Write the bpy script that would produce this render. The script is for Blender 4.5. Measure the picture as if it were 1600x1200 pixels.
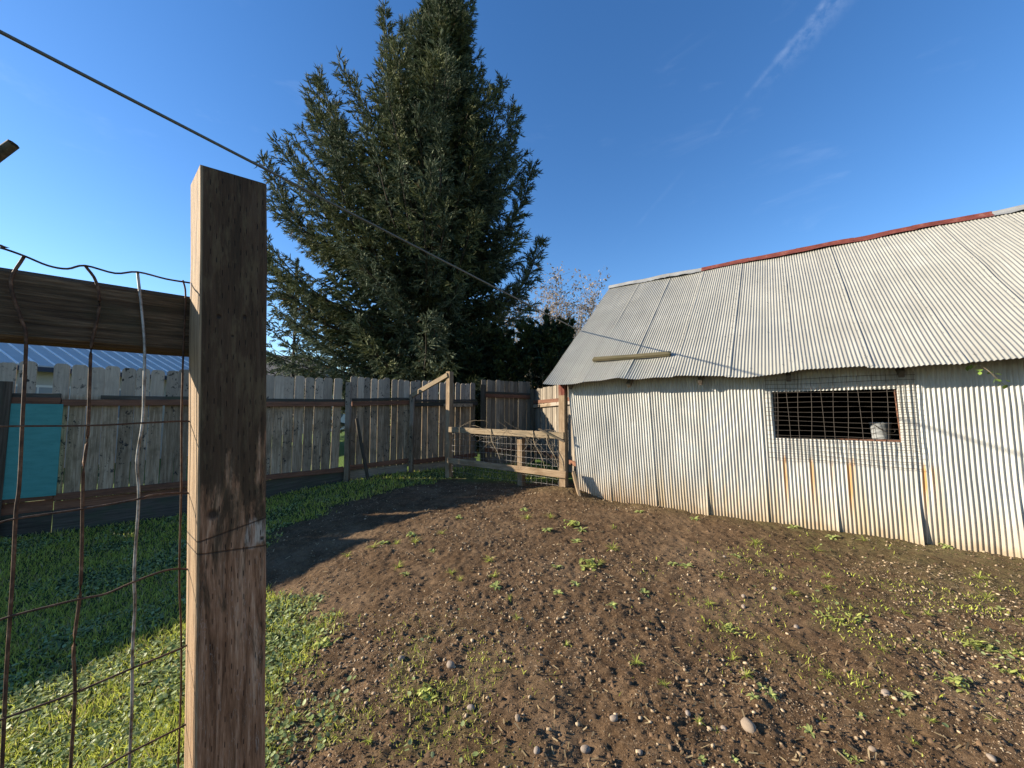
import bpy, bmesh, math, random
import numpy as np
from mathutils import Vector, Matrix
for o in list(bpy.data.objects): bpy.data.objects.remove(o)
scene = bpy.context.scene
COL = scene.collection
random.seed(5); RNG = np.random.default_rng(5)
R = math.radians

# ------------------------------------------------------------------ camera, sky, sun, exposure
cam_d = bpy.data.cameras.new('camera'); cam = bpy.data.objects.new('camera', cam_d); COL.objects.link(cam)
cam_d.sensor_width = 36; cam_d.lens = 13.5; cam_d.clip_start = .02; cam_d.clip_end = 3000
CAM_H = 1.25; PITCH = math.atan(43/600)
cam.location = (0, 0, CAM_H); cam.rotation_euler = (R(90)+PITCH, 0, 0)
scene.camera = cam
scene.render.resolution_x = 1024; scene.render.resolution_y = 768
SUN_EL = R(20); SUN_TH = R(0)
SUN = Vector((math.cos(SUN_TH)*math.cos(SUN_EL), math.sin(SUN_TH)*math.cos(SUN_EL), -math.sin(SUN_EL)))
sd = bpy.data.lights.new('sun', 'SUN'); sd.energy = 5.0; sd.angle = R(.5); sd.color = (1, .895, .73)
so = bpy.data.objects.new('sun', sd); COL.objects.link(so); so.rotation_euler = SUN.to_track_quat('-Z', 'Y').to_euler(); so.location = (-20, 0, 15)
scene.view_settings.view_transform = 'Standard'; scene.view_settings.look = 'None'
scene.view_settings.exposure = 1.32; scene.view_settings.gamma = 1; scene.view_settings.use_curve_mapping = False
w = bpy.data.worlds.new('World'); scene.world = w; w.use_nodes = True

# ------------------------------------------------------------------ node helper
class NT:
    def __init__(s, tree): s.t = tree; s.n = tree.nodes; s.l = tree.links
    def node(s, typ, **kw):
        nd = s.n.new(typ)
        for k, v in kw.items(): setattr(nd, k, v)
        return nd
    def inp(s, sock, v):
        if isinstance(v, bpy.types.NodeSocket): s.l.new(v, sock)
        elif v is not None: sock.default_value = v
    def m(s, op, a, b=None, c=None, clamp=False):
        nd = s.node('ShaderNodeMath', operation=op); nd.use_clamp = clamp
        s.inp(nd.inputs[0], a)
        if b is not None: s.inp(nd.inputs[1], b)
        if c is not None: s.inp(nd.inputs[2], c)
        return nd.outputs[0]
    def vm(s, op, a, b=None):
        nd = s.node('ShaderNodeVectorMath', operation=op); s.inp(nd.inputs[0], a)
        if b is not None: s.inp(nd.inputs[1], b)
        return nd.outputs['Value'] if op in ('DOT_PRODUCT', 'LENGTH') else nd.outputs[0]
    def coord(s, which='Object'): return s.node('ShaderNodeTexCoord').outputs[which]
    def sep(s, v):
        nd = s.node('ShaderNodeSeparateXYZ'); s.l.new(v, nd.inputs[0]); return nd.outputs
    def map(s, v, scale=(1, 1, 1), loc=(0, 0, 0)):
        nd = s.node('ShaderNodeMapping'); s.l.new(v, nd.inputs[0]); nd.inputs['Scale'].default_value = scale
        s.inp(nd.inputs['Location'], loc); return nd.outputs[0]
    def noise(s, v, scale=5, detail=4, rough=.6, dist=0):
        nd = s.node('ShaderNodeTexNoise'); s.l.new(v, nd.inputs['Vector']); nd.inputs['Scale'].default_value = scale
        nd.inputs['Detail'].default_value = detail; nd.inputs['Roughness'].default_value = rough; nd.inputs['Distortion'].default_value = dist
        return nd.outputs[0]
    def step(s, v, a, b, lo=0., hi=1.):
        nd = s.node('ShaderNodeMapRange', interpolation_type='SMOOTHSTEP'); s.inp(nd.inputs[0], v)
        for i, x in enumerate((a, b, lo, hi)): nd.inputs[i+1].default_value = x
        return nd.outputs[0]
    def ramp(s, v, stops):
        nd = s.node('ShaderNodeValToRGB'); s.l.new(v, nd.inputs[0]); e = nd.color_ramp.elements
        while len(e) < len(stops): e.new(.5)
        for i, (p, c) in enumerate(stops): e[i].position = p; e[i].color = (*c, 1) if len(c) == 3 else c
        return nd.outputs[0]
    def mix(s, f, a, b, blend='MIX'):
        nd = s.node('ShaderNodeMix', data_type='RGBA', blend_type=blend); s.inp(nd.inputs[0], f)
        for i, x in ((6, a), (7, b)):
            if isinstance(x, tuple): x = (*x, 1) if len(x) == 3 else x
            s.inp(nd.inputs[i], x)
        return nd.outputs[2]
    def bump(s, h, strength=.5, dist=.01, normal=None):
        nd = s.node('ShaderNodeBump'); s.l.new(h, nd.inputs['Height']); nd.inputs['Strength'].default_value = strength
        nd.inputs['Distance'].default_value = dist
        if normal is not None: s.l.new(normal, nd.inputs['Normal'])
        return nd.outputs[0]

def material(name, color=None, rough=.8, metal=0., normal=None, spec=.3, build=None):
    m = bpy.data.materials.new(name); m.use_nodes = True
    nt = NT(m.node_tree); b = m.node_tree.nodes['Principled BSDF']
    if build:
        r = build(nt); color = r.get('color', color); rough = r.get('rough', rough); normal = r.get('normal'); metal = r.get('metal', metal)
    if isinstance(color, tuple): color = (*color, 1) if len(color) == 3 else color
    nt.inp(b.inputs['Base Color'], color); nt.inp(b.inputs['Roughness'], rough); nt.inp(b.inputs['Metallic'], metal)
    b.inputs['Specular IOR Level'].default_value = spec
    if normal is not None: nt.l.new(normal, b.inputs['Normal'])
    return m

# world: Nishita sky with a thin contrail and faint cirrus
nt = NT(w.node_tree); bg = w.node_tree.nodes['Background']
sky = nt.node('ShaderNodeTexSky', sky_type='NISHITA'); sky.sun_disc = False
sky.sun_elevation = SUN_EL; sky.sun_rotation = R(-90); sky.air_density = 1.0; sky.dust_density = .12; sky.ozone_density = 2.6; sky.altitude = 60
def pixdir(x, y):
    u = x-800; v = 600-y
    return Vector((u, 600*math.cos(PITCH)-v*math.sin(PITCH), 600*math.sin(PITCH)+v*math.cos(PITCH))).normalized()
d1, d2 = pixdir(1285, 10), pixdir(1040, 300)
nrm = d1.cross(d2).normalized(); tang = nrm.cross(d1).normalized()
dirv = nt.coord('Generated')
off = nt.vm('DOT_PRODUCT', dirv, tuple(nrm)); al = nt.vm('DOT_PRODUCT', dirv, tuple(tang))      # al: 0 at d1, rising towards d2
n1 = nt.noise(dirv, 14, 5, .6); n2 = nt.noise(dirv, 60, 4, .6)
line = nt.step(nt.m('ABSOLUTE', nt.m('ADD', off, nt.m('MULTIPLY', nt.m('SUBTRACT', n1, .5), .006))), .0, .007, 1, 0)
line = nt.m('MULTIPLY', line, nt.m('MULTIPLY', nt.step(n1, .40, .62), nt.step(al, .50, .36)))
side = nt.m('MULTIPLY', nt.m('MULTIPLY', nt.step(off, -.045, -.0, 0, 1), nt.step(off, .0, .012, 1, 0)), nt.m('MULTIPLY', nt.step(al, .16, .0), nt.step(n2, .35, .7)))
tex = nt.noise(nt.map(dirv, (2.2, 3, 9)), 2.0, 5, .6, .4)
cir = nt.m('MULTIPLY', nt.step(tex, .58, .85), .05)
cl = nt.m('ADD', nt.m('ADD', nt.m('MULTIPLY', nt.m('MULTIPLY', line, nt.step(al, .36, .02, .35, 1)), .035), nt.m('MULTIPLY', side, .07)), cir, clamp=True)
hs_ = nt.node('ShaderNodeHueSaturation'); nt.l.new(sky.outputs[0], hs_.inputs['Color']); hs_.inputs['Saturation'].default_value = 1.24; hs_.inputs['Hue'].default_value = .507
nt.l.new(nt.mix(cl, hs_.outputs[0], (6.5, 7.2, 8.2)), bg.inputs[0]); bg.inputs[1].default_value = .094

# ------------------------------------------------------------------ generic helpers
def vnoise(x, y, seed=0):
    x = np.asarray(x, float); y = np.asarray(y, float)
    xi = np.floor(x).astype(np.int64); yi = np.floor(y).astype(np.int64); fx = x-xi; fy = y-yi
    fx = fx*fx*(3-2*fx); fy = fy*fy*(3-2*fy)
    def h(i, j):
        n = (i*374761393 + j*668265263 + seed*2147483647) & 0xffffffff
        n = ((n ^ (n >> 13))*1274126177) & 0xffffffff
        return ((n ^ (n >> 16)) & 0xffff)/65535.
    return (h(xi, yi)*(1-fx)+h(xi+1, yi)*fx)*(1-fy)+(h(xi, yi+1)*(1-fx)+h(xi+1, yi+1)*fx)*fy
def fbm(x, y, octaves=4, seed=0, gain=.5):
    s = 0; a = 1; t = 0
    for i in range(octaves): s = s+a*vnoise(x*2**i, y*2**i, seed+i*17); t += a; a *= gain
    return s/t
def sstep(a, b, x): t = np.clip((x-a)/(b-a), 0, 1); return t*t*(3-2*t)

def ground_base(x, y):
    q = -x+.5*(6-y)
    g = -.3*sstep(1.5, 5.5, q)
    g = g + .10*np.exp(-(((x-.82)/.35)**2+((y-5.85)/.4)**2))              # dirt heaped by the barn corner
    g = g + .05*np.exp(-(((x-.2)/.9)**2+((y-6.1)/.5)**2))
    far = sstep(14, 60, np.hypot(x, y))
    return g*(1-far)
def in_dirt(x, y): return 1-np.clip(lawn(x, y), 0, 1)
LAWN_POLY = np.array([(.9, 6.75), (-.2, 7.0), (-.8, 7.35), (-1.23, 7.25), (-2.02, 6.17), (-2.57, 4.94), (-2.74, 4.22), (-2.7, 3.69), (-2.24, 3.24), (-1.83, 3.02), (-1.40, 2.80), (-1.16, 2.42), (-1.17, 2.15), (-1.10, 1.89), (-.96, 1.57), (-.8, .6), (-.8, -8), (-90, -8), (-90, 90), (90, 90), (90, 12), (12, 14), (1.2, 9.2)])
BLOBS = [(-0.62, 2.05, 0.35, 0.39), (-0.45, 1.75, 0.4, 0.39), (-0.75, 1.6, 0.38, 0.55), (-0.2, 1.62, 0.28, 0.35), (-0.28, 1.95, 0.2, 0.62), (2.05, 2.45, 0.38, 0.42), (2.5, 2.25, 0.38, 0.46), (2.35, 2.0, 0.31, 0.39), (1.35, 2.35, 0.31, 0.27), (1.6, 2.3, 0.38, 0.24), (1.2, 2.9, 0.31, 0.24), (2.2, 3.3, 0.5, 0.24), (2.9, 3.1, 0.5, 0.27), (3.2, 2.6, 0.5, 0.31), (1.6, 1.95, 0.25, 0.24)]
def lawn(x, y):
    x = np.asarray(x, float); y = np.asarray(y, float)
    inside = np.zeros(x.shape, bool); dist = np.full(x.shape, 1e9); P = LAWN_POLY
    for i in range(len(P)):
        a = P[i]; b = P[(i+1) % len(P)]
        c = ((a[1] > y) != (b[1] > y)); xs = a[0]+(y-a[1])/(b[1]-a[1]+1e-12)*(b[0]-a[0]); inside ^= c & (x < xs)
        d = b-a; t = np.clip(((x-a[0])*d[0]+(y-a[1])*d[1])/(d@d), 0, 1)
        dist = np.minimum(dist, np.hypot(x-a[0]-t*d[0], y-a[1]-t*d[1]))
    sdv = np.where(inside, dist, -dist)
    m = sstep(-.16, .12, sdv + (fbm(x*3.5, y*3.5, 3, 3)-.5)*.55)
    for bx_, by_, r_, k in BLOBS:
        m = np.maximum(m, k*np.exp(-((x-bx_)**2+(y-by_)**2)/r_**2)*sstep(.35, .7, fbm(x*6, y*6, 2, 9)))
    return m
def gz(x, y):
    x = np.asarray(x, float); y = np.asarray(y, float)
    near = 1-sstep(7, 14, np.hypot(x, y))
    f = fbm(x*1.6, y*1.6, 3, 1)-.5; f = f-.14*sstep(.60, .74, fbm(x*3.1+9, y*3.1, 2, 6))
    c = fbm(x*9, y*9, 3, 2)-.5
    d = fbm(x*38, y*38, 3, 4)-.5
    dm = .35+.65*(1-np.clip(lawn(x, y), 0, 1)) if x.size < 2e6 else 1
    ridge = np.sin((x*.35+y*.94)*24+3*vnoise(x*2, y*2, 8))*.004*sstep(3.2, 4.6, y)      # faint rake lines
    return ground_base(x, y)+near*(f*.05+c*.018*dm+d*.026*dm+ridge*dm)
def on_ground(px, py):
    d = pixdir(px, py); p = Vector((0, 0, CAM_H))+d*(-CAM_H/d.z)
    for i in range(20): p = Vector((0, 0, CAM_H))+d*((float(ground_base(np.array(p.x), np.array(p.y)))-CAM_H)/d.z)
    return p.x, p.y

def mesh_np(name, verts, faces, smooth=False, mat=None, colors=None):
    """faces: int array (n,3) or (n,4)"""
    me = bpy.data.meshes.new(name); verts = np.asarray(verts, np.float32); faces = np.asarray(faces, np.int32)
    k = faces.shape[1]
    me.vertices.add(len(verts)); me.vertices.foreach_set('co', verts.ravel())
    me.loops.add(faces.size); me.loops.foreach_set('vertex_index', faces.ravel())
    me.polygons.add(len(faces)); me.polygons.foreach_set('loop_start', np.arange(0, faces.size, k, dtype=np.int32))
    me.polygons.foreach_set('loop_total', np.full(len(faces), k, np.int32))
    if smooth: me.polygons.foreach_set('use_smooth', np.ones(len(faces), bool))
    me.update(calc_edges=True)
    if colors is not None:
        ca = me.color_attributes.new('tone', 'FLOAT_COLOR', 'POINT')
        c = np.ones((len(verts), 4), np.float32); c[:, :3] = colors; ca.data.foreach_set('color', c.ravel())
    if mat: me.materials.append(mat)
    return me
def mesh_py(name, verts, faces, mat=None, smooth=False):
    me = bpy.data.meshes.new(name); me.from_pydata([tuple(v) for v in verts], [], faces); me.update()
    if smooth: me.polygons.foreach_set('use_smooth', np.ones(len(me.polygons), bool))
    if mat: me.materials.append(mat)
    return me
def wmat(o):
    m = o.matrix_basis.copy()
    return wmat(o.parent) @ m if o.parent else m
def put(name, me, W=None, parent=None):
    o = bpy.data.objects.new(name, me); COL.objects.link(o)
    W = W or Matrix.Identity(4)
    if parent: o.parent = parent; o.matrix_basis = wmat(parent).inverted() @ W
    else: o.matrix_basis = W
    return o
def tag(o, label, cat=None, group=None, kind=None):
    o['label'] = label
    if cat: o['category'] = cat
    if group: o['group'] = group
    if kind or cat: o['kind'] = kind or 'thing'
    return o
def thing(name, loc, label, cat, group=None, rz=0):
    o = bpy.data.objects.new(name, None); COL.objects.link(o); o.location = loc; o.rotation_euler = (0, 0, rz)
    o.empty_display_size = .1; o['kind'] = 'thing'
    return tag(o, label, cat, group)
def box_mesh(name, wx, wy, L, mat, bev=.004, seg=4, jit=.0015, seed=0):
    """beam along +z from 0 to L, slightly irregular, chamfered long edges"""
    rng = random.Random(seed); b = min(bev, wx*.3, wy*.3)
    prof = [(-wx/2+b, -wy/2), (wx/2-b, -wy/2), (wx/2, -wy/2+b), (wx/2, wy/2-b), (wx/2-b, wy/2), (-wx/2+b, wy/2), (-wx/2, wy/2-b), (-wx/2, -wy/2+b)]
    V = []; Fs = []
    for i in range(seg+1):
        dx, dy = rng.uniform(-jit, jit), rng.uniform(-jit, jit)
        for (x, y) in prof: V.append((x+dx+rng.uniform(-jit, jit)*.4, y+dy+rng.uniform(-jit, jit)*.4, L*i/seg+(rng.uniform(-jit, jit)*2 if i in (0, seg) else 0)))
    for i in range(seg):
        for j in range(8): a = i*8+j; c = i*8+(j+1) % 8; Fs.append((a, c, c+8, a+8))
    Fs.append(tuple(range(7, -1, -1))); Fs.append(tuple(range(seg*8, seg*8+8)))
    return mesh_py(name, V, Fs, mat)
def frame(p, q, side):
    """world matrix: z from p to q, y as near as possible to side"""
    p = Vector(p); z = (Vector(q)-p).normalized(); s = Vector(side); x = s.cross(z).normalized(); y = z.cross(x)
    return Matrix(((x.x, y.x, z.x, p.x), (x.y, y.y, z.y, p.y), (x.z, y.z, z.z, p.z), (0, 0, 0, 1)))
def beam(name, p, q, wx, wy, mat, parent=None, side=(0, -1, 0), bev=.004, seg=4, jit=.0015):
    L = (Vector(q)-Vector(p)).length
    return put(name, box_mesh(name, wx, wy, L, mat, bev, seg, jit, seed=int(abs(p[0]*977+p[1]*131+p[2]*53+L*31))), frame(p, q, side), parent)
def tube_arrays(pts, r, sides=5, taper=None):
    P = np.asarray(pts, float); n = len(P); T = np.gradient(P, axis=0); T /= np.linalg.norm(T, axis=1)[:, None]+1e-9
    ref = np.array([0, 0, 1.]) if abs(T[0][2]) < .9 else np.array([1., 0, 0])
    A = np.cross(T, ref); A /= np.linalg.norm(A, axis=1)[:, None]+1e-9; B = np.cross(T, A)
    rr = np.full(n, r) if taper is None else np.linspace(r, taper, n)
    an = np.linspace(0, 2*math.pi, sides, endpoint=False)
    V = (P[:, None]+rr[:, None, None]*(A[:, None]*np.cos(an)[None, :, None]+B[:, None]*np.sin(an)[None, :, None])).reshape(-1, 3)
    i, j = np.meshgrid(np.arange(n-1), np.arange(sides), indexing='ij'); a = i*sides+j; b = i*sides+(j+1) % sides
    F = np.stack([a, b, b+sides, a+sides], -1).reshape(-1, 4)
    return V, F
def smooth_path(pts, k=5):
    P = [np.array(p, float) for p in pts]; P = [2*P[0]-P[1]]+P+[2*P[-1]-P[-2]]; out = []
    for i in range(1, len(P)-2):
        for t in np.linspace(0, 1, k, endpoint=False):
            a, b, c, d = P[i-1:i+3]
            out.append(.5*((2*b)+(-a+c)*t+(2*a-5*b+4*c-d)*t*t+(-a+3*b-3*c+d)*t**3))
    out.append(P[-2]); return np.array(out)
def tubes_mesh(name, paths, mat, sides=5):
    Vs = []; Fs = []; n = 0
    for pts, r, tp in paths:
        V, F = tube_arrays(pts, r, sides, tp); Vs.append(V); Fs.append(F+n); n += len(V)
    return mesh_np(name, np.concatenate(Vs), np.concatenate(Fs), True, mat)

# ------------------------------------------------------------------ materials
def wood(name, dark, mid, light, stain=None, stain_amt=.5, gs=1., bumpk=.6, rnd=.35, lichen=None, bleach=None):
    def b(nt):
        rn = nt.node('ShaderNodeObjectInfo').outputs['Random']
        v0 = nt.vm('ADD', nt.coord('Object'), None); v0 = nt.coord('Object')
        cmb = nt.node('ShaderNodeCombineXYZ'); 
        for i in range(3): nt.inp(cmb.inputs[i], nt.m('MULTIPLY', rn, 17.+i*7))
        v = nt.vm('ADD', v0, cmb.outputs[0])
        g = nt.noise(nt.map(v, (46*gs, 46*gs, 2.2*gs)), 1, 6, .65, .6)
        f = nt.noise(nt.map(v, (150*gs, 150*gs, 5*gs)), 1, 3, .7)
        c = nt.ramp(nt.m('ADD', nt.m('MULTIPLY', g, .7), nt.m('MULTIPLY', f, .3)), [(.30, dark), (.5, mid), (.72, light)])
        if stain:
            s = nt.noise(nt.map(v, (5, 5, 2.6)), 1.4, 5, .65)
            c = nt.mix(nt.m('MULTIPLY', nt.step(s, .45, .65), stain_amt), c, stain)
        if bleach:
            c = nt.mix(nt.step(nt.m('ADD', nt.sep(v0)[2], nt.m('MULTIPLY', g, .1)), 1.36, 1.46, 0, .42), c, bleach)
        if lichen:
            s = nt.noise(nt.map(v, (22, 22, 14)), 1, 4, .7); s2 = nt.noise(nt.map(v, (3, 3, 2)), 1, 2, .5)
            c = nt.mix(nt.m('MULTIPLY', nt.step(s, .56, .62), nt.step(s2, .46, .58)), c, lichen)
        k = nt.m('ADD', nt.m('MULTIPLY', rn, rnd*2), 1-rnd)
        hs = nt.node('ShaderNodeHueSaturation'); nt.l.new(c, hs.inputs['Color']); nt.l.new(k, hs.inputs['Value'])
        h = nt.m('ADD', nt.m('MULTIPLY', g, .6), nt.m('MULTIPLY', f, .4))
        return dict(color=hs.outputs[0], rough=.88, normal=nt.bump(h, bumpk, .006))
    return material(name, build=b, spec=.2)
M = {}
M['fence_grey'] = wood('weathered fence wood', (.09, .062, .038), (.24, .178, .118), (.43, .345, .255), (.08, .056, .033), .5, lichen=(.03, .028, .026), bleach=(.42, .37, .315))
M['fence_tan'] = wood('tan weathered fence wood', (.10, .078, .055), (.20, .165, .125), (.32, .28, .22), (.10, .085, .065), .4)
M['rail_red'] = wood('red brown rail wood', (.07, .032, .02), (.15, .07, .042), (.23, .12, .075), (.05, .03, .022), .4, rnd=.15)
M['rail_dark'] = wood('dark mossy rail wood', (.025, .021, .018), (.06, .052, .043), (.11, .10, .085), (.04, .055, .03), .5, rnd=.2)
M['post_dark'] = wood('dark post wood', (.025, .02, .015), (.07, .055, .04), (.13, .105, .08), (.04, .045, .025), .4, rnd=.2)
M['timber'] = wood('pale timber', (.12, .085, .05), (.25, .185, .115), (.38, .30, .20), (.13, .11, .075), .5, rnd=.12)
M['timber_old'] = wood('old stained timber', (.10, .065, .04), (.22, .155, .095), (.34, .265, .175), (.12, .075, .04), .6, rnd=.15)
M['mossy'] = wood('mossy plank', (.06, .05, .027), (.135, .112, .062), (.22, .188, .115), (.075, .075, .03), .5)
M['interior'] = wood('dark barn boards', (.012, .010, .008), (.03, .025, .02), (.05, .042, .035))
M['trunk'] = wood('conifer bark', (.02, .016, .012), (.05, .04, .032), (.09, .075, .06), bumpk=1.)

def rail_near(nt):
    v = nt.coord('Object')
    g = nt.noise(nt.map(v, (90, 90, 5)), 1, 7, .7, .8); f = nt.noise(nt.map(v, (300, 300, 14)), 1, 4, .7)
    c = nt.ramp(nt.m('ADD', nt.m('MULTIPLY', g, .6), nt.m('MULTIPLY', f, .4)), [(.34, (.02, .012, .007)), (.5, (.08, .052, .030)), (.66, (.20, .138, .085))])
    s = nt.noise(nt.map(v, (14, 14, 6)), 1, 4, .6)
    c = nt.mix(nt.m('MULTIPLY', nt.step(s, .45, .62), .6), c, (.045, .04, .022))
    return dict(color=c, rough=.85, normal=nt.bump(nt.m('ADD', g, f), .9, .004))
M['rail_near'] = material('near rail wood', build=rail_near, spec=.25)

def post_near(nt):
    v = nt.coord('Object'); X, Y, Z = nt.sep(v)
    g = nt.noise(nt.map(v, (60, 60, 3.2)), 1, 7, .68, 1.2); f = nt.noise(nt.map(v, (420, 420, 26)), 1, 4, .7)
    h = nt.m('ADD', nt.m('MULTIPLY', g, .65), nt.m('MULTIPLY', f, .35))
    c = nt.ramp(h, [(.34, (.035, .015, .007)), (.45, (.17, .08, .04)), (.54, (.31, .16, .088)), (.66, (.52, .34, .22))])
    # dark weathering and green algae, stronger towards the top
    s = nt.noise(nt.map(v, (34, 34, 6)), 1, 5, .68, .5)
    up = nt.step(Z, .75, 1.5, -.03, .36)
    c = nt.mix(nt.step(nt.m('ADD', s, up), .54, .68, 0, .88), c, (.034, .023, .012))
    s2 = nt.noise(nt.map(v, (75, 75, 13)), 1, 5, .7)
    c = nt.mix(nt.m('MULTIPLY', nt.step(s2, .48, .64), nt.step(Z, .9, 1.3, .08, .42)), c, (.15, .11, .058))
    c = nt.mix(nt.m('MULTIPLY', nt.step(X, -.0465, -.0485), nt.step(h, .36, .56, .25, .95)), c, (.34, .235, .14))  # sun-facing side: bleached wood, with sunlight also put into the lighter colour
    # rubbed pale patch and scuffs
    dx = nt.m('DIVIDE', nt.m('SUBTRACT', X, .034), .020); dz = nt.m('DIVIDE', nt.m('SUBTRACT', Z, nt.m('ADD', 1.024, nt.m('MULTIPLY', X, .15))), .026)
    rad = nt.m('SQRT', nt.m('ADD', nt.m('MULTIPLY', dx, dx), nt.m('MULTIPLY', dz, dz)))
    pat = nt.m('MULTIPLY', nt.step(nt.m('ADD', rad, nt.m('MULTIPLY', nt.m('SUBTRACT', s2, .5), 2.2)), .75, 1.15, 1, 0), .75)
    c = nt.mix(nt.m('MULTIPLY', pat, nt.step(nt.m('ADD', nt.m('MULTIPLY', s2, .5), nt.m('MULTIPLY', f, .5)), .42, .56, .15, 1)), c, (.46, .40, .33))
    sc = nt.noise(nt.map(v, (70, 70, 8)), 1, 3, .6, 2.0)
    ln = nt.m('MULTIPLY', nt.step(nt.m('ABSOLUTE', nt.m('SUBTRACT', sc, .5)), 0, .012, 1, 0), nt.step(s2, .45, .6, 0, .5))
    ln = nt.m('MULTIPLY', ln, nt.step(Z, 1.15, .9, 0, 1))
    c = nt.mix(ln, c, (.42, .37, .33))
    # saw / strap lines across the face
    l1 = nt.step(nt.m('ABSOLUTE', nt.m('SUBTRACT', Z, nt.m('ADD', 1.045, nt.m('MULTIPLY', X, .17)))), .0006, .0018, 1, 0)
    l2 = nt.step(nt.m('ABSOLUTE', nt.m('SUBTRACT', Z, nt.m('ADD', 1.010, nt.m('MULTIPLY', X, -.14)))), .0006, .0018, 1, 0)
    ll = nt.m('MULTIPLY', nt.m('MAXIMUM', l1, l2), .65)
    c = nt.mix(ll, c, (.03, .018, .012))
    # knots
    kn = None
    for kx, kz, kr in ((-.030, 1.078, .011), (-.024, 1.417, .0045), (.014, 1.422, .004), (-.004, 1.385, .0025), (.043, 1.018, .004)):
        ax = nt.m('SUBTRACT', X, kx); az = nt.m('MULTIPLY', nt.m('SUBTRACT', Z, kz), .9)
        q = nt.step(nt.m('SQRT', nt.m('ADD', nt.m('MULTIPLY', ax, ax), nt.m('MULTIPLY', az, az))), kr*.35, kr, 1, 0)
        kn = q if kn is None else nt.m('MAXIMUM', kn, q)
    c = nt.mix(nt.m('MULTIPLY', kn, .85), c, (.018, .012, .009))
    # incising slits in staggered columns
    wv = nt.m('ADD', nt.m('ADD', X, nt.m('MULTIPLY', Y, 1.)), nt.m('MULTIPLY', nt.m('SUBTRACT', nt.noise(nt.map(v, (6, 6, 12)), 1, 2, .5), .5), .0022))
    cu = nt.m('DIVIDE', wv, .0088); ci = nt.m('FLOOR', cu); fu = nt.m('ABSOLUTE', nt.m('SUBTRACT', nt.m('FRACT', cu), .5))
    hsh = nt.m('FRACT', nt.m('MULTIPLY', nt.m('SINE', nt.m('MULTIPLY', ci, 12.9898)), 43.758))
    rz_ = nt.m('ADD', nt.m('DIVIDE', Z, .041), hsh); fz = nt.m('FRACT', rz_); ri = nt.m('FLOOR', rz_)
    h2 = nt.m('FRACT', nt.m('MULTIPLY', nt.m('SINE', nt.m('ADD', nt.m('MULTIPLY', ri, 78.233), nt.m('MULTIPLY', ci, 3.7))), 43758.5))
    sl = nt.m('MULTIPLY', nt.step(fu, .02, .075, 1, 0), nt.m('MULTIPLY', nt.step(fz, .0, .03), nt.step(fz, .20, .25, 1, 0)))
    sl = nt.m('MULTIPLY', sl, nt.step(h2, .2, .35))
    sl = nt.m('MULTIPLY', sl, nt.m('MULTIPLY', nt.step(X, -.0455, -.044), nt.step(X, .0455, .044)))
    c = nt.mix(nt.m('MULTIPLY', sl, .92), c, (.008, .005, .004))
    hh = nt.m('SUBTRACT', nt.m('ADD', h, nt.m('MULTIPLY', s2, .4)), nt.m('ADD', nt.m('MULTIPLY', sl, 1.2), nt.m('ADD', nt.m('MULTIPLY', kn, .6), nt.m('MULTIPLY', ll, .6))))
    return dict(color=c, rough=.82, normal=nt.bump(hh, 1., .005))
M['post_near'] = material('incised post wood', build=post_near, spec=.25)

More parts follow.
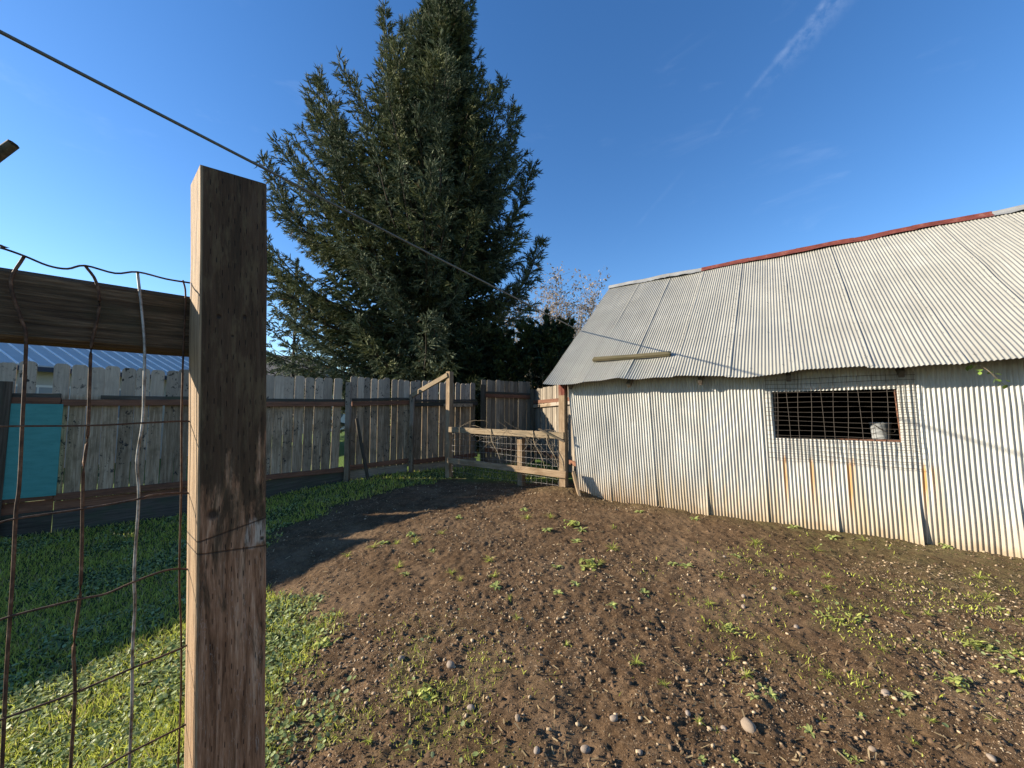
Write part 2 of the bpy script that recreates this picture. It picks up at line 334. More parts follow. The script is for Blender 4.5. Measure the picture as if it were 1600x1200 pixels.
def sheet_wall(nt):
    v = nt.coord('Object'); X, Y, Z = nt.sep(v)
    n = nt.noise(nt.map(v, (3, 3, 1)), 1.5, 5, .6); st = nt.noise(nt.map(v, (55, 10, 1.2)), 1, 4, .6); fine = nt.noise(v, 60, 4, .7)
    c = nt.ramp(n, [(.3, (.285, .28, .255)), (.55, (.40, .393, .36)), (.8, (.48, .472, .435))])
    c = nt.mix(nt.m('MULTIPLY', nt.step(st, .44, .66), .42), c, (.25, .23, .19))
    # splash dirt at the foot of the sheets
    edge = nt.m('ADD', Z, nt.m('MULTIPLY', nt.m('SUBTRACT', nt.noise(nt.map(v, (9, 9, 5)), 1, 5, .7), .5), .28))
    c = nt.mix(nt.step(edge, .48, .10, 0, .62), c, (.34, .265, .175))
    c = nt.mix(nt.step(edge, .12, .0, 0, .7), c, (.25, .18, .105))
    # rust runs below the window screen
    rib = nt.m('FLOOR', nt.m('DIVIDE', nt.m('ADD', X, nt.m('MULTIPLY', Z, .012)), .61/18))
    hr_ = nt.m('FRACT', nt.m('MULTIPLY', nt.m('SINE', nt.m('MULTIPLY', rib, 91.345)), 4375.85)); hl_ = nt.m('FRACT', nt.m('MULTIPLY', nt.m('SINE', nt.m('MULTIPLY', rib, 37.719)), 7354.31))
    rag = nt.m('MULTIPLY', nt.m('SUBTRACT', nt.noise(nt.map(v, (28, 0, 3)), 1, 3), .5), .22)
    win = nt.m('MULTIPLY', nt.m('MULTIPLY', nt.step(X, 2.40, 2.55), nt.step(X, 3.78, 3.6)), nt.m('MULTIPLY', nt.step(nt.m('ADD', Z, rag), .80, .68), nt.step(nt.m('SUBTRACT', Z, nt.m('MULTIPLY', hl_, .35)), -.05, .42)))
    rust = nt.m('MULTIPLY', nt.m('MULTIPLY', nt.step(hr_, .52, .95), win), nt.step(nt.noise(nt.map(v, (40, 8, 2.5)), 1, 3, .6), .28, .5))
    c = nt.mix(nt.m('MULTIPLY', rust, .95), c, (.37, .19, .05))
    ribt = nt.m('MULTIPLY', nt.step(hl_, .55, 1.0), nt.step(edge, .75, .25, 0, .45))
    c = nt.mix(ribt, c, (.33, .25, .13))
    foot = nt.m('MULTIPLY', nt.step(X, 1.6, .2, 0, 1), nt.m('MULTIPLY', nt.step(edge, .24, .06), nt.step(st, .4, .6)))
    c = nt.mix(nt.m('MULTIPLY', foot, .5), c, (.32, .17, .08))
    sp = nt.step(nt.noise(v, 26, 3, .6), .66, .72, 0, .35)
    c = nt.mix(sp, c, (.33, .29, .23))
    return dict(color=c, rough=.5, metal=.05, normal=nt.bump(fine, .12, .003))
M['wall_sheet'] = material('corrugated wall sheet', build=sheet_wall, spec=.35)
def sheet_roof(nt):
    v = nt.coord('Object'); X, Y, Z = nt.sep(v)
    n = nt.noise(nt.map(v, (1.2, 1.2, 1.2)), 1.5, 5, .6); st = nt.noise(nt.map(v, (40, .7, .9)), 1, 4, .6)
    c = nt.ramp(n, [(.3, (.28, .27, .232)), (.6, (.335, .323, .28)), (.8, (.38, .367, .32))])
    c = nt.mix(nt.m('MULTIPLY', nt.step(st, .42, .68), .45), c, (.215, .205, .178))
    sp = nt.step(nt.noise(v, 14, 4, .65), .62, .72, 0, .3)
    c = nt.mix(sp, c, (.24, .235, .215))
    return dict(color=c, rough=.48, metal=.12)
M['roof_sheet'] = material('corrugated roof sheet', build=sheet_roof, spec=.35)
M['cap_grey'] = material('galvanised ridge cap', build=lambda nt: dict(color=nt.ramp(nt.noise(nt.coord('Object'), 6, 4), [(.3, (.20, .20, .195)), (.7, (.29, .29, .28))]), rough=.45, metal=.1))
M['cap_red'] = material('red painted ridge cap', build=lambda nt: dict(color=nt.ramp(nt.noise(nt.coord('Object'), 9, 5, .7), [(.3, (.085, .022, .015)), (.55, (.145, .038, .026)), (.75, (.21, .10, .075))]), rough=.6))
M['nail'] = material('nail heads', (.16, .15, .14), .5, .6)
M['wire'] = material('rusty wire', build=lambda nt: dict(color=nt.ramp(nt.noise(nt.coord('Object'), 60, 4, .7), [(.35, (.035, .02, .013)), (.55, (.10, .052, .03)), (.72, (.2, .13, .085))]), rough=.7, metal=.3))
M['wire_zinc'] = material('galvanised wire', build=lambda nt: dict(color=nt.ramp(nt.noise(nt.coord('Object'), 40, 4, .7), [(.35, (.10, .075, .055)), (.6, (.34, .33, .32))]), rough=.5, metal=.5))
M['wire_far'] = material('dark screen wire', (.07, .058, .048), .7, .3)
M['cable'] = material('weathered grey cable sheath', (.085, .085, .078), .5)
M['teal'] = material('teal painted board', build=lambda nt: dict(color=nt.mix(nt.step(nt.noise(nt.coord('Object'), 30, 5, .7), .60, .70, 0, .5), nt.ramp(nt.noise(nt.map(nt.coord('Object'), (3, 3, 12)), 1.5, 4), [(.3, (.04, .19, .18)), (.7, (.06, .25, .235))]), (.03, .13, .125)), rough=.6))
def dirt(nt):
    v = nt.coord('Object')
    a = nt.node('ShaderNodeAttribute', attribute_name='tone'); L = nt.sep(a.outputs['Color'])
    big = nt.noise(v, .9, 4, .6); mid = nt.noise(v, 7, 5, .65); fine = nt.noise(v, 75, 5, .75); vf = nt.noise(v, 260, 3, .7)
    c = nt.ramp(nt.m('ADD', nt.m('MULTIPLY', fine, .55), nt.m('MULTIPLY', mid, .45)), [(.33, (.036, .020, .010)), (.5, (.096, .058, .030)), (.66, (.22, .142, .080))])
    c = nt.mix(nt.step(big, .48, .66, 0, .5), c, (.20, .133, .077))
    c = nt.mix(nt.step(vf, .60, .72, 0, .6), c, (.34, .25, .165))
    c = nt.mix(nt.m('MULTIPLY', L[1], nt.step(mid, .35, .6, .2, .6)), c, (.085, .085, .03))      # moss film on damp bare soil
    c = nt.mix(nt.m('MULTIPLY', L[0], .85), c, nt.ramp(mid, [(.35, (.03, .04, .014)), (.65, (.06, .085, .022))]))
    c = nt.mix(L[2], c, nt.ramp(fine, [(.35, (.06, .10, .022)), (.65, (.11, .17, .04))]))
    h = nt.m('ADD', nt.m('MULTIPLY', fine, .7), nt.m('MULTIPLY', vf, .3))
    return dict(color=c, rough=.95, normal=nt.bump(h, .9, .012))
M['dirt'] = material('bare soil', build=dirt, spec=.1)
def tone_mat(name, rough=.7, trans=0., var=0.):
    def b(nt):
        a = nt.node('ShaderNodeAttribute', attribute_name='tone')
        return dict(color=a.outputs['Color'], rough=rough)
    m = material(name, build=b, spec=.25)
    if trans:
        t = m.node_tree; bs = t.nodes['Principled BSDF']; out = t.nodes['Material Output']
        tr = t.nodes.new('ShaderNodeBsdfTranslucent'); mx = t.nodes.new('ShaderNodeMixShader'); mx.inputs[0].default_value = trans
        at = [n for n in t.nodes if n.type == 'ATTRIBUTE'][0]
        t.links.new(at.outputs['Color'], tr.inputs[0]); t.links.new(bs.outputs[0], mx.inputs[1]); t.links.new(tr.outputs[0], mx.inputs[2]); t.links.new(mx.outputs[0], out.inputs[0])
    return m
M['needles'] = tone_mat('spruce needles', .8, .1)
M['leaf'] = tone_mat('leaves', .5, .4)
M['stone'] = tone_mat('stones', .85)
M['bigstone'] = material('river stone', build=lambda nt: dict(color=nt.mix(nt.m('MULTIPLY', nt.node('ShaderNodeObjectInfo').outputs['Random'], .5), nt.ramp(nt.noise(nt.coord('Object'), 40, 5, .7), [(.3, (.15, .11, .075)), (.7, (.30, .235, .175))]), (.24, .21, .19)), rough=.85, normal=nt.bump(nt.noise(nt.coord('Object'), 140, 3), .3, .003)), spec=.2)

# ------------------------------------------------------------------ ground
def graded(lo, a, b, hi, step, grow=1.12):
    mid = list(np.arange(a, b, step)); out = []
    x = a; d = step
    while x > lo: d *= grow; x -= d; out.append(x)
    left = out[::-1]; x = mid[-1]; d = step; right = []
    while x < hi: d *= grow; x += d; right.append(x)
    return np.array(left+mid+right)
def graded_y():
    out = []; y = 1.05
    while y < 8: out.append(y); y += .011*max(1, y/1.9)
    d = .05
    while y < 900: out.append(y); d *= 1.13; y += d
    lo = []; y = 1.05; d = .02
    while y > -60: d *= 1.2; y -= d; lo.append(y)
    return np.array(lo[::-1]+out)
gx = graded(-900, -3.0, 3.9, 900, .0135); gy = graded_y()
GX, GY = np.meshgrid(gx, gy, indexing='ij')
lm = lawn(GX, GY)
near = 1-sstep(7, 14, np.hypot(GX, GY))
GZ = gz(GX, GY)
fence_side = (GX+6.25)*.622-(GY-4.81)*.783          # positive on our side of the long fence
far = np.where((fence_side < -.1) | (GY > 9.2) | (np.hypot(GX, GY) > 14), 1., 0.)
far = np.maximum(far, sstep(6.7, 7.4, GY)*sstep(-1.2, -.6, GX)*.9)
moss = np.clip(sstep(2.2, 3.4, GX)*sstep(2.2, 2.8, GY)*.7 + .5*sstep(.5, .0, np.abs((GX-.997)*.574+(GY-5.801)*.819)), 0, 1)
tone = np.stack([np.clip(lm, 0, 1)*(1-far), moss*(1-far), far], -1).reshape(-1, 3)
I, J = np.meshgrid(np.arange(len(gx)-1), np.arange(len(gy)-1), indexing='ij'); k = len(gy)
Fq = np.stack([I*k+J, (I+1)*k+J, (I+1)*k+J+1, I*k+J+1], -1).reshape(-1, 4)
ground = put('ground', mesh_np('ground', np.stack([GX, GY, GZ], -1).reshape(-1, 3), Fq, True, M['dirt'], tone))
tag(ground, 'bare brown soil yard running back to the fence and barn', kind='structure')

# ------------------------------------------------------------------ barn (local x along the wall, y inward, z up)
BA = Vector((.997, 5.801, 0)); BANG = math.atan2(-.574, .819)
barn = thing('barn', BA, 'low white corrugated metal barn with steep roof and wire screened window', 'barn', rz=BANG)
BW = wmat(barn)
def bl(s, y, z): return BW @ Vector((s, y, z))
PITCHC = .61/18; AMP = .0068; COVER = .61
def corr(s): return AMP*np.cos(2*math.pi*s/PITCHC)
def sheet(name, s0, s1, vs, fn, mat, hole=None, parent=barn):
    su = np.arange(s0, s1+1e-6, PITCHC/8); S, V = np.meshgrid(su, np.array(vs), indexing='ij')
    X, Y, Z = fn(S, V); k = len(vs)
    I, J = np.meshgrid(np.arange(len(su)-1), np.arange(k-1), indexing='ij')
    F = np.stack([I*k+J, (I+1)*k+J, (I+1)*k+J+1, I*k+J+1], -1).reshape(-1, 4)
    if hole:
        cs = ((S[:-1, :-1]+S[1:, 1:])/2).ravel(); cv = ((V[:-1, :-1]+V[1:, 1:])/2).ravel()
        F = F[~((cs > hole[0]) & (cs < hole[1]) & (cv > hole[2]) & (cv < hole[3]))]
    return put(name, mesh_np(name, np.stack([X, Y, Z], -1).reshape(-1, 3), F, True, mat), BW, parent)
WIN = (2.46, 3.47, .95, 1.475); WALL_END = 8.05
rows = [-.06, .05, .15, .26, .38, .5, .66, .8, .95, 1.1, 1.3, 1.475, 1.62, 1.86]
n_sheet = int(math.ceil((WALL_END+.15)/COVER))
for i in range(n_sheet):
    s1 = min(i*COVER-.15+COVER+PITCHC*1.5, WALL_END+.05); s0 = max(0, i*COVER-.15); rb = random.Random(i*7+1); drop = rb.uniform(-.035, .015)
    flare = {2: .035, 3: .012, 4: .025, 5: .05, 6: .065}.get(i, .015)
    def fn(S, V, i=i, s0=s0, s1=s1, drop=drop, flare=flare):
        z = V+np.where(V < .1, drop, 0)
        low = np.clip(1-V/.6, 0, 1)**2.4
        y = -corr(S)-.0022*(i % 2)-.006+(fbm(S*2.3, V*2.6, 3, 21)-.5)*.034
        y = y-.005*np.clip((S-(s1-.05))/.05, 0, 1)-flare*low*np.clip((S-(s1-.14))/.14, 0, 1)**1.5
        dent = np.exp(-((S-(s0+.33))**2/.0012+(V-rb.uniform(.3, 1.4))**2/.002))*.010
        return S-.16*(V/1.62)*np.exp(-np.maximum(S, 0)/1.5), y+dent, z
    sheet('wall_sheet', s0, s1, rows, fn, M['wall_sheet'], WIN)
AL = math.atan2(2.28, 2.9); CA, SA = math.cos(AL), math.sin(AL); RL = 3.70; EO = .28; EZ = 1.66; RS0 = -.45
def eave_wave(S): return (vnoise(S*1.35, S*0, 31)-.5)*.08+(vnoise(S*4.1, S*0, 32)-.5)*.03
def roof_pt(S, D, lift):
    wv = eave_wave(S)*np.clip(1-D/1.0, 0, 1)**2+(fbm(S*1.1, D*.9, 3, 33)-.5)*.05*np.clip(D/.4, 0, 1)
    h = corr(S)*.72+lift+wv
    return S, -EO+D*CA-h*SA, EZ+D*SA+h*CA
drows = [0, .06, .14, .25, .4, .6, .85, 1.1, 1.4, 1.7, 2.0, 2.3, 2.6, 2.9, 3.2, 3.5, RL]
for i in range(14):
    s0 = RS0+i*COVER; rb = random.Random(i+40); cut = rb.uniform(-.022, .022); skew = rb.uniform(-.002, .002)
    def fn(S, V, i=i, s0=s0, cut=cut, skew=skew):
        D = V-np.where(V < .03, cut, 0)
        up = .010*np.clip((S-(s0+COVER))/PITCHC, 0, 1)*(fbm(S*0+i, V*3, 2, 12)+.0)*1.05
        x, y, z = roof_pt(S, D, .0025*(i % 2)+up)
        return x+skew*V, y, z
    sheet('roof_sheet', s0, s0+COVER+PITCHC*1.5, drows, fn, M['roof_sheet'])
def back(S, V):
    h = corr(S)
    return S, 2*(-EO+RL*CA)+EO-V*CA+h*SA, EZ+V*SA+h*CA
me0 = None
for i in range(14):
    if me0 is None:
        o = sheet('roof_sheet', RS0, RS0+COVER+PITCHC*1.5, [0, 1.2, 2.4, RL-.04], back, M['roof_sheet']); me0 = o.data
    else: put('roof_sheet', me0, BW @ Matrix.Translation((i*COVER, 0, .0025*(i % 2))), barn)
RY, RZ = -EO+RL*CA, EZ+RL*SA
def cap(s0, s1, mat, lift, rolls):
    V = []; F = []; prof = []
    sl = .10
    for t in np.linspace(-1, 1, 13):
        if abs(t) < .28: a = t/.28*math.pi/2; prof.append((.028*math.sin(a), .034+.028*math.cos(a)-.01))
        else: d = (abs(t)-.28)/.72*sl+.03; prof.append((math.copysign(d*CA, t), .030-d*SA))
    n = 12
    for i in range(n+1):
        s = s0+(s1-s0)*i/n; jz = (vnoise(np.array(s*3.), np.array(0.), 77)-.5)*.02
        for k, (y, z) in enumerate(prof):
            edge = (rolls*math.cos(2*math.pi*s/PITCHC/2)*.006 if k in (0, 12) else 0)
            V.append((s, RY+y, RZ+z+lift+float(jz)+edge))
    for i in range(n):
        for k in range(12): a = i*13+k; F.append((a, a+13, a+14, a+1))
    return put('ridge_cap', mesh_py('ridge_cap', V, F, mat, True), BW, barn)
for (a, b, m, l) in ((-.47, .32, 'cap_grey', 0), (.27, .80, 'cap_grey', .004), (.76, 1.40, 'cap_grey', 0), (1.37, 2.14, 'cap_red', .006), (2.10, 2.86, 'cap_red', .001), (2.82, 3.55, 'cap_red', .006), (3.51, 4.25, 'cap_red', .001), (4.21, 4.98, 'cap_red', .006), (4.94, 6.0, 'cap_grey', 0), (5.96, 7.1, 'cap_grey', .004), (7.06, 8.15, 'cap_grey', 0)):
    o = cap(a, b, M[m], l, 1)
    if m == 'cap_red': o['label'] = 'red painted section of ridge cap'
# inner shell: back wall, gables, rafters
beamw = lambda name, p, q, wx, wy, mat, side=(0, 0, 1): beam(name, bl(*p), bl(*q), wx, wy, mat, barn, side=BW.to_3x3() @ Vector(side))
def slab(name, pts, off, mat):
    n = len(pts); V = [Vector(p) for p in pts]+[Vector(p)+Vector(off) for p in pts]
    F = [tuple(range(n)), tuple(range(2*n-1, n-1, -1))]+[(i, i+n, (i+1) % n+n, (i+1) % n) for i in range(n)]
    return put(name, mesh_py(name, V, F, mat), BW, barn)
YB = 2*RY
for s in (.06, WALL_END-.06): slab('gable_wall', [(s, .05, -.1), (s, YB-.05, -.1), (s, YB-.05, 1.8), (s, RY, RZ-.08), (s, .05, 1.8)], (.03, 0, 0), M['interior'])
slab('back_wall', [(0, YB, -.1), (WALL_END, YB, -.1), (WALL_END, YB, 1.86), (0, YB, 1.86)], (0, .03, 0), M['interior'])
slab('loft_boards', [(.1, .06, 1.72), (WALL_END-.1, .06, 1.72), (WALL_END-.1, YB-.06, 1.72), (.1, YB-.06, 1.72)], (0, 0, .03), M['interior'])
for i, s in enumerate(np.arange(-.05, 8.0, .88)):
    beamw('rafter', (s, -.17, EZ-.115+.08*math.tan(AL)), (s, 1.2, EZ-.115+1.48*math.tan(AL)), .045, .08, M['post_dark'])
beamw('wall_plate', (0, .06, 1.60), (WALL_END, .06, 1.60), .09, .05, M['interior'])
# window: sill, jambs, screen
beamw('window_sill', (2.98, .035, .938), (3.47, .035, .943), .03, .05, M['rail_red'])
beamw('window_sill', (2.44, .03, .935), (3.0, .03, .935), .03, .05, M['interior'])
beamw('window_jamb', (3.485, .03, .94), (3.462, .03, 1.48), .035, .04, M['rail_red'], (1, 0, 0))
beamw('window_jamb', (2.44, .03, .94), (2.44, .03, 1.48), .03, .04, M['interior'], (1, 0, 0))
paths = []
def scr(s, z):   # slack screen hung on the wall
    return bl(s, -.045-.012*math.sin(s*7)*math.sin(z*5), z)
for i in range(13):
    s = 2.37+i*.1; top = 1.64-.01*(i % 3); bot = .735-.02*i/12-(.03 if i % 4 == 1 else 0)
    paths.append(([scr(s+.012*math.sin(i*2.1+z*4)+(.02*(1.6-z) if i == 12 else 0), z) for z in np.linspace(bot, top, 9)], .0027, None))
for j in range(18):
    z = .735+j*.0515
    if z > 1.62: break
    paths.append(([scr(s, z+.006*math.sin(s*5+j)-.03*(s-2.4)/1.2*(1-j/17)) for s in np.linspace(2.365, 3.585, 14)], .0024, None))
put('window_screen', tubes_mesh('window_screen', paths, M['wire_far'], 4), None, barn)
# nail heads on the roof and wall
Vn = []; Fn = []
def nail(c, nrm_):
    k = len(Vn); nv = Vector(nrm_).normalized(); a = nv.orthogonal().normalized()*.0065; b = nv.cross(a)
    for t in range(6): Vn.append(c+a*math.cos(t*math.pi/3)+b*math.sin(t*math.pi/3))
    Vn.append(c+nv*.006)
    for t in range(6): Fn.append((k+t, k+(t+1) % 6, k+6))
rb = random.Random(9)
for d in (.14, .95, 1.8, 2.65, 3.4):
    s = RS0+PITCHC
    while s < 7.9:
        sc_ = round(s/PITCHC)*PITCHC; x, y, z = roof_pt(np.array(sc_), np.array(d+rb.uniform(-.03, .03)), .004)
        nail(Vector((float(x), float(y), float(z))), (0, -SA, CA)); s += PITCHC*rb.choice([5, 6, 7, 9])
for i in range(14):
    for d in np.arange(.2, 3.5, .19):
        sc_ = round((RS0+(i+1)*COVER+.02)/PITCHC)*PITCHC; x, y, z = roof_pt(np.array(sc_), np.array(d), .012); nail(Vector((float(x), float(y), float(z))), (0, -SA, CA))
tag(put('nail_heads', mesh_py('nail_heads', Vn, Fn, M['nail']), BW, barn), 'small nail heads dotting the roof sheets', kind='stuff')

# bucket behind the screen
def lathe(name, prof, mat, n=24):
    V = []; F = []
    for r, z in prof:
        for i in range(n): V.append((r*math.cos(2*math.pi*i/n), r*math.sin(2*math.pi*i/n), z))
    for k in range(len(prof)-1):
        for i in range(n): a = k*n+i; b = k*n+(i+1) % n; F.append((a, b, b+n, a+n))
    return mesh_py(name, V, F, mat, True)
M['plastic'] = material('white plastic', build=lambda nt: dict(color=nt.ramp(nt.noise(nt.coord('Object'), 9, 4), [(.3, (.26, .27, .27)), (.7, (.36, .37, .37))]), rough=.45))
shelf_z = .938
bk = thing('bucket', bl(3.42, .65, shelf_z), 'white plastic bucket standing inside the screened barn window', 'bucket')
put('body', lathe('body', [(.0, 0), (.075, 0), (.08, .01), (.092, .17), (.098, .172), (.098, .19), (.092, .19), (.078, .012), (0, .012)], M['plastic']), wmat(bk), bk)
hp = [Vector((.097*math.cos(a), -.03-.09*math.sin(a)*.3, .165-.09*math.sin(a))) for a in np.linspace(0, math.pi, 12)]
put('handle', tubes_mesh('handle', [([tuple(h+Vector((0, -.065*math.sin(a), 0))) for h, a in zip(hp, np.linspace(0, math.pi, 12))], .003, None)], M['wire_far']), wmat(bk), bk)
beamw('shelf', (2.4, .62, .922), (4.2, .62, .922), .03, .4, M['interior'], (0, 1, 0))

# plank lying on the roof
pk = beam('mossy_plank', bl(.20, -EO+.56*CA-.030*SA, EZ+.56*SA+.030*CA+.012), bl(1.31, -EO+.535*CA-.03*SA, EZ+.535*SA+.03*CA+.012), .045, .07, M['mossy'], None, side=BW.to_3x3() @ Vector((0, -CA, -SA)), jit=.003)
tag(pk, 'short mossy wooden plank lying on the corrugated barn roof', 'plank')

# ------------------------------------------------------------------ wooden fences
FP = Vector((-6.25, 4.81, 0)); FD = Vector((.783, .622, 0)); FN = Vector((.622, -.783, 0))
def picket_mesh(name, wd, h, mat, ear=.03, seed=0):
    rng = random.Random(seed); t = .017; e = ear; x = wd/2
    out = [(-x, 0), (x, 0), (x+rng.uniform(-.003, .003), h*.5), (x, h-e), (x-e*.35, h-e*.45), (x-e*.95, h), (-x+e*.95, h+rng.uniform(-.006, .006)), (-x+e*.35, h-e*.4), (-x, h-e), (-x+rng.uniform(-.003, .003), h*.5)]
    n = len(out); V = [(a, -t/2, b) for a, b in out]+[(a, t/2, b) for a, b in out]
    F = [tuple(range(n)), tuple(range(2*n-1, n-1, -1))]+[(i, i+n, (i+1) % n+n, (i+1) % n) for i in range(n)]
    return mesh_py(name, V, F, mat)
PM = {}
def pickets(root, p0, d, s0, s1, ztop, zbot, mat, pitch=.152, skip=(), seed=0, ear=.032, lean=.006):
    rng = random.Random(seed); d = Vector(d); ang = math.atan2(d.y, d.x); s = s0; k = 0
    while s+pitch*.6 < s1:
        c = s+pitch/2
        if not any(a < c < b for a, b in skip):
            key = (mat, k % 5, round(ztop(c)-zbot, 1), round(pitch, 3))
            if key not in PM: PM[key] = picket_mesh('picket', pitch-.008-.0025*(k % 3), round(ztop(c)-zbot, 2), M[mat], ear, k)
            p = Vector(p0)+d*c; g = zbot+rng.uniform(-.012, .012)
            W = Matrix.Translation((p.x, p.y, g)) @ Matrix.Rotation(ang+rng.uniform(-.03, .03), 4, 'Z') @ Matrix.Rotation(rng.gauss(0, lean), 4, 'Y')
            put('picket', PM[key], W, root)
        s += pitch; k += 1
zg = lambda p: float(ground_base(np.array(p.x), np.array(p.y)))
def at(s, off, z): q = FP+FD*s+FN*off; return Vector((q.x, q.y, z))
# long left run
f1 = thing('wooden_fence', at(0, 0, -.3), 'long weathered grey picket fence run with teal board behind the near post', 'fence')
ztop = lambda s: 1.90+.03*math.sin(s*1.9)
pickets(f1, FP, FD, -4.6, 3.86, ztop, .08, 'fence_grey', .154, [(.19, .36)], 1)
for a, b in ((-4.6, -2.1), (-2.1, .42), (.42, 2.0), (2.0, 3.98)):
    beam('rail', at(a, .055, 1.365), at(b-.01, .055, 1.39), .038, .085, M['rail_red'], f1, side=(0, 0, 1))
    beam('rail', at(a, .055, .15), at(b-.01, .055, .175), .038, .085, M['rail_red'], f1, side=(0, 0, 1))
    beam('rail_cap', at(a+.35, .028, 1.443), at(b-.02, .028, 1.453), .035, .055, M['rail_dark'], f1, side=(0, 0, 1), jit=.006)
    beam('kick_board', at(a, .02, zg(at(a, 0, 0))+.09), at(b-.012, .02, zg(at(b, 0, 0))+.09), .02, .38, M['rail_dark'], f1, side=(0, 0, 1))
    beam('kick_board', at(a, .012, .02), at(b-.012, .012, .05), .02, .14, M['rail_red'], f1, side=(0, 0, 1))
for s in (-4.55, -2.08, -.05): beam('post', at(s, .10, -.6), at(s, .10, 1.62), .09, .09, M['post_dark'], f1)
tb = beam('painted_board', at(.01, .085, .18), at(.0, .085, 1.345), .43, .014, M['teal'], f1, side=FN, bev=.002)
tb.matrix_basis = wmat(f1).inverted() @ frame(at(.225, .082, .18), at(.225, .082, 1.335), FN); tb['label'] = 'teal painted board nailed between the fence rails'
# middle run
f2 = thing('wooden_fence', at(5.2, 0, 0), 'weathered picket fence run between the leaning brace and the gate post', 'fence')
pickets(f2, FP, FD, 4.03, 6.92, lambda s: 1.92+.02*math.sin(s*2.3), .12, 'fence_grey', .135, [], 2)
for (a, b, m) in ((4.06, 5.20, 'rail_red'), (5.30, 6.9, 'rail_dark')):
    beam('rail', at(a, .05, 1.395), at(b, .05, 1.44), .038, .085, M[m], f2, side=(0, 0, 1))
    beam('rail', at(a, .05, .20), at(b, .05, .245), .038, .085, M['rail_red'], f2, side=(0, 0, 1))
    beam('rail_cap', at(a, .028, 1.475), at(b, .028, 1.51), .035, .05, M['rail_dark'], f2, side=(0, 0, 1), jit=.006)
    beam('kick_board', at(a, .012, .04), at(b, .012, .07), .02, .20, M['fence_tan'], f2, side=(0, 0, 1))
beam('post', at(4.0, .10, -.4), at(3.98, .10, 1.80), .085, .085, M['fence_grey'], f2)
beam('post', at(5.25, .10, -.4), at(5.25, .10, 1.60), .08, .085, M['fence_grey'], f2)
beam('board', at(6.0, .075, 1.38), at(6.75, .075, 1.40), .02, .08, M['fence_grey'], f2, side=(0, 0, 1))
# leaning brace and beam
br = beam('leaning_brace', at(4.30, .42, -.10), at(4.13, .13, 1.12), .04, .085, M['post_dark'], None, side=FN)
tag(br, 'dark timber brace leaning against the grey fence post', 'timber')
# raised panel
PA, PB = Vector((-.72, 9.10, 0)), Vector((.47, 9.62, 0)); PD = (PB-PA).normalized(); PN = Vector((PD.y, -PD.x, 0))
f3 = thing('wooden_fence', PA, 'raised picket fence panel standing taller than its neighbours behind the wire fence', 'fence')
pickets(f3, PA, PD, 0, (PB-PA).length, lambda s: 2.01-.03*s, .15, 'fence_tan', .118, [], 3, .015)
L3 = (PB-PA).length
for z in (1.63, .35): beam('rail', PA+PN*.05+Vector((0, 0, z)), PB+PN*.05+Vector((0, 0, z-.02)), .038, .085, M['rail_red'], f3, side=(0, 0, 1))
beam('rail_cap', PA+PN*.03+Vector((0, 0, 1.70)), PB+PN*.03+Vector((0, 0, 1.68)), .03, .05, M['rail_dark'], f3, side=(0, 0, 1), jit=.005)
for p, h in ((PA, 1.88), (PB, 1.80)): beam('post', p+PN*.1+Vector((0, 0, -.3)), p+PN*.1+Vector((0, 0, h)), .11, .11, M['post_dark'], f3)
beam('kick_board', PA+PN*.01+Vector((0, 0, .08)), PB+PN*.01+Vector((0, 0, .08)), .02, .2, M['fence_tan'], f3, side=(0, 0, 1))
st_ = beam('stake', (.02, 8.9, -.1), (.02, 8.92, 1.02), .035, .05, M['post_dark'], None); tag(st_, 'thin dark stake standing in front of the raised fence panel', 'stake')
# end run towards the barn
QA, QB = Vector((.56, 9.60, 0)), Vector((1.25, 6.9, 0)); QD = (QB-QA).normalized(); QN = Vector((QD.y, -QD.x, 0))
if QN.x > 0: QN = -QN
f4 = thing('wooden_fence', QA, 'weathered picket fence run ending behind the barn corner', 'fence')
pickets(f4, QA, QD, 0, (QB-QA).length, lambda s: 1.80, .1, 'fence_tan', .13, [], 4, .02)
for z, m in ((1.48, 'rail_red'), (1.38, 'fence_grey'), (.3, 'rail_red')): beam('rail', QA+QN*.05+Vector((0, 0, z)), QB+QN*.05+Vector((0, 0, z+(.0 if m == 'rail_red' else .05))), .038, .08, M[m], f4, side=(0, 0, 1))

# ------------------------------------------------------------------ low rail fence with wire and dried vine beside the barn
GA = Vector((-1.20, 7.42, 0)); GB = Vector((.79, 5.93, 0)); GD = (GB-GA).normalized(); GN = Vector((GD.y, -GD.x, 0))
if GN.y > 0: GN = -GN
gp = lambda t, off, z: Vector((*(GA+(GB-GA)*t+GN*off).xy, z))
f5 = thing('rail_fence', GA, 'low timber rail fence with wire mesh between the tall post and the barn', 'fence')
beam('post', gp(0, 0, -.4), gp(-.004, 0, 2.02), .105, .105, M['timber_old'], f5, side=GN)
beam('post', gp(1, 0, -.2), gp(1, 0, 1.50), .105, .105, M['timber_old'], f5, side=GN)
M['red_paint'] = wood('flaking red paint', (.06, .018, .012), (.13, .035, .024), (.27, .16, .11), (.26, .19, .13), .6)
rp_ = beam('post_top', gp(1, 0, 1.497), gp(1, 0, 1.67), .108, .108, M['red_paint'], f5, side=GN); rp_['label'] = 'flaking red painted top of the corner post'
beam('post', gp(.665, -.05, -.3), gp(.665, -.05, .80), .10, .10, M['timber_old'], f5, side=GN)
beam('rail', gp(.03, .075, .91), gp(1.02, .075, .885), .042, .10, M['timber'], f5, side=(0, 0, 1), jit=.003)
beam('rail', gp(.02, .075, .335), gp(1.03, .075, .305), .042, .10, M['timber_old'], f5, side=(0, 0, 1), jit=.003)
paths = []
for i in range(24): paths.append(([gp(.05+i*.04, .045+.006*math.sin(i), z) for z in (.1, .5, .95)], .002, None))
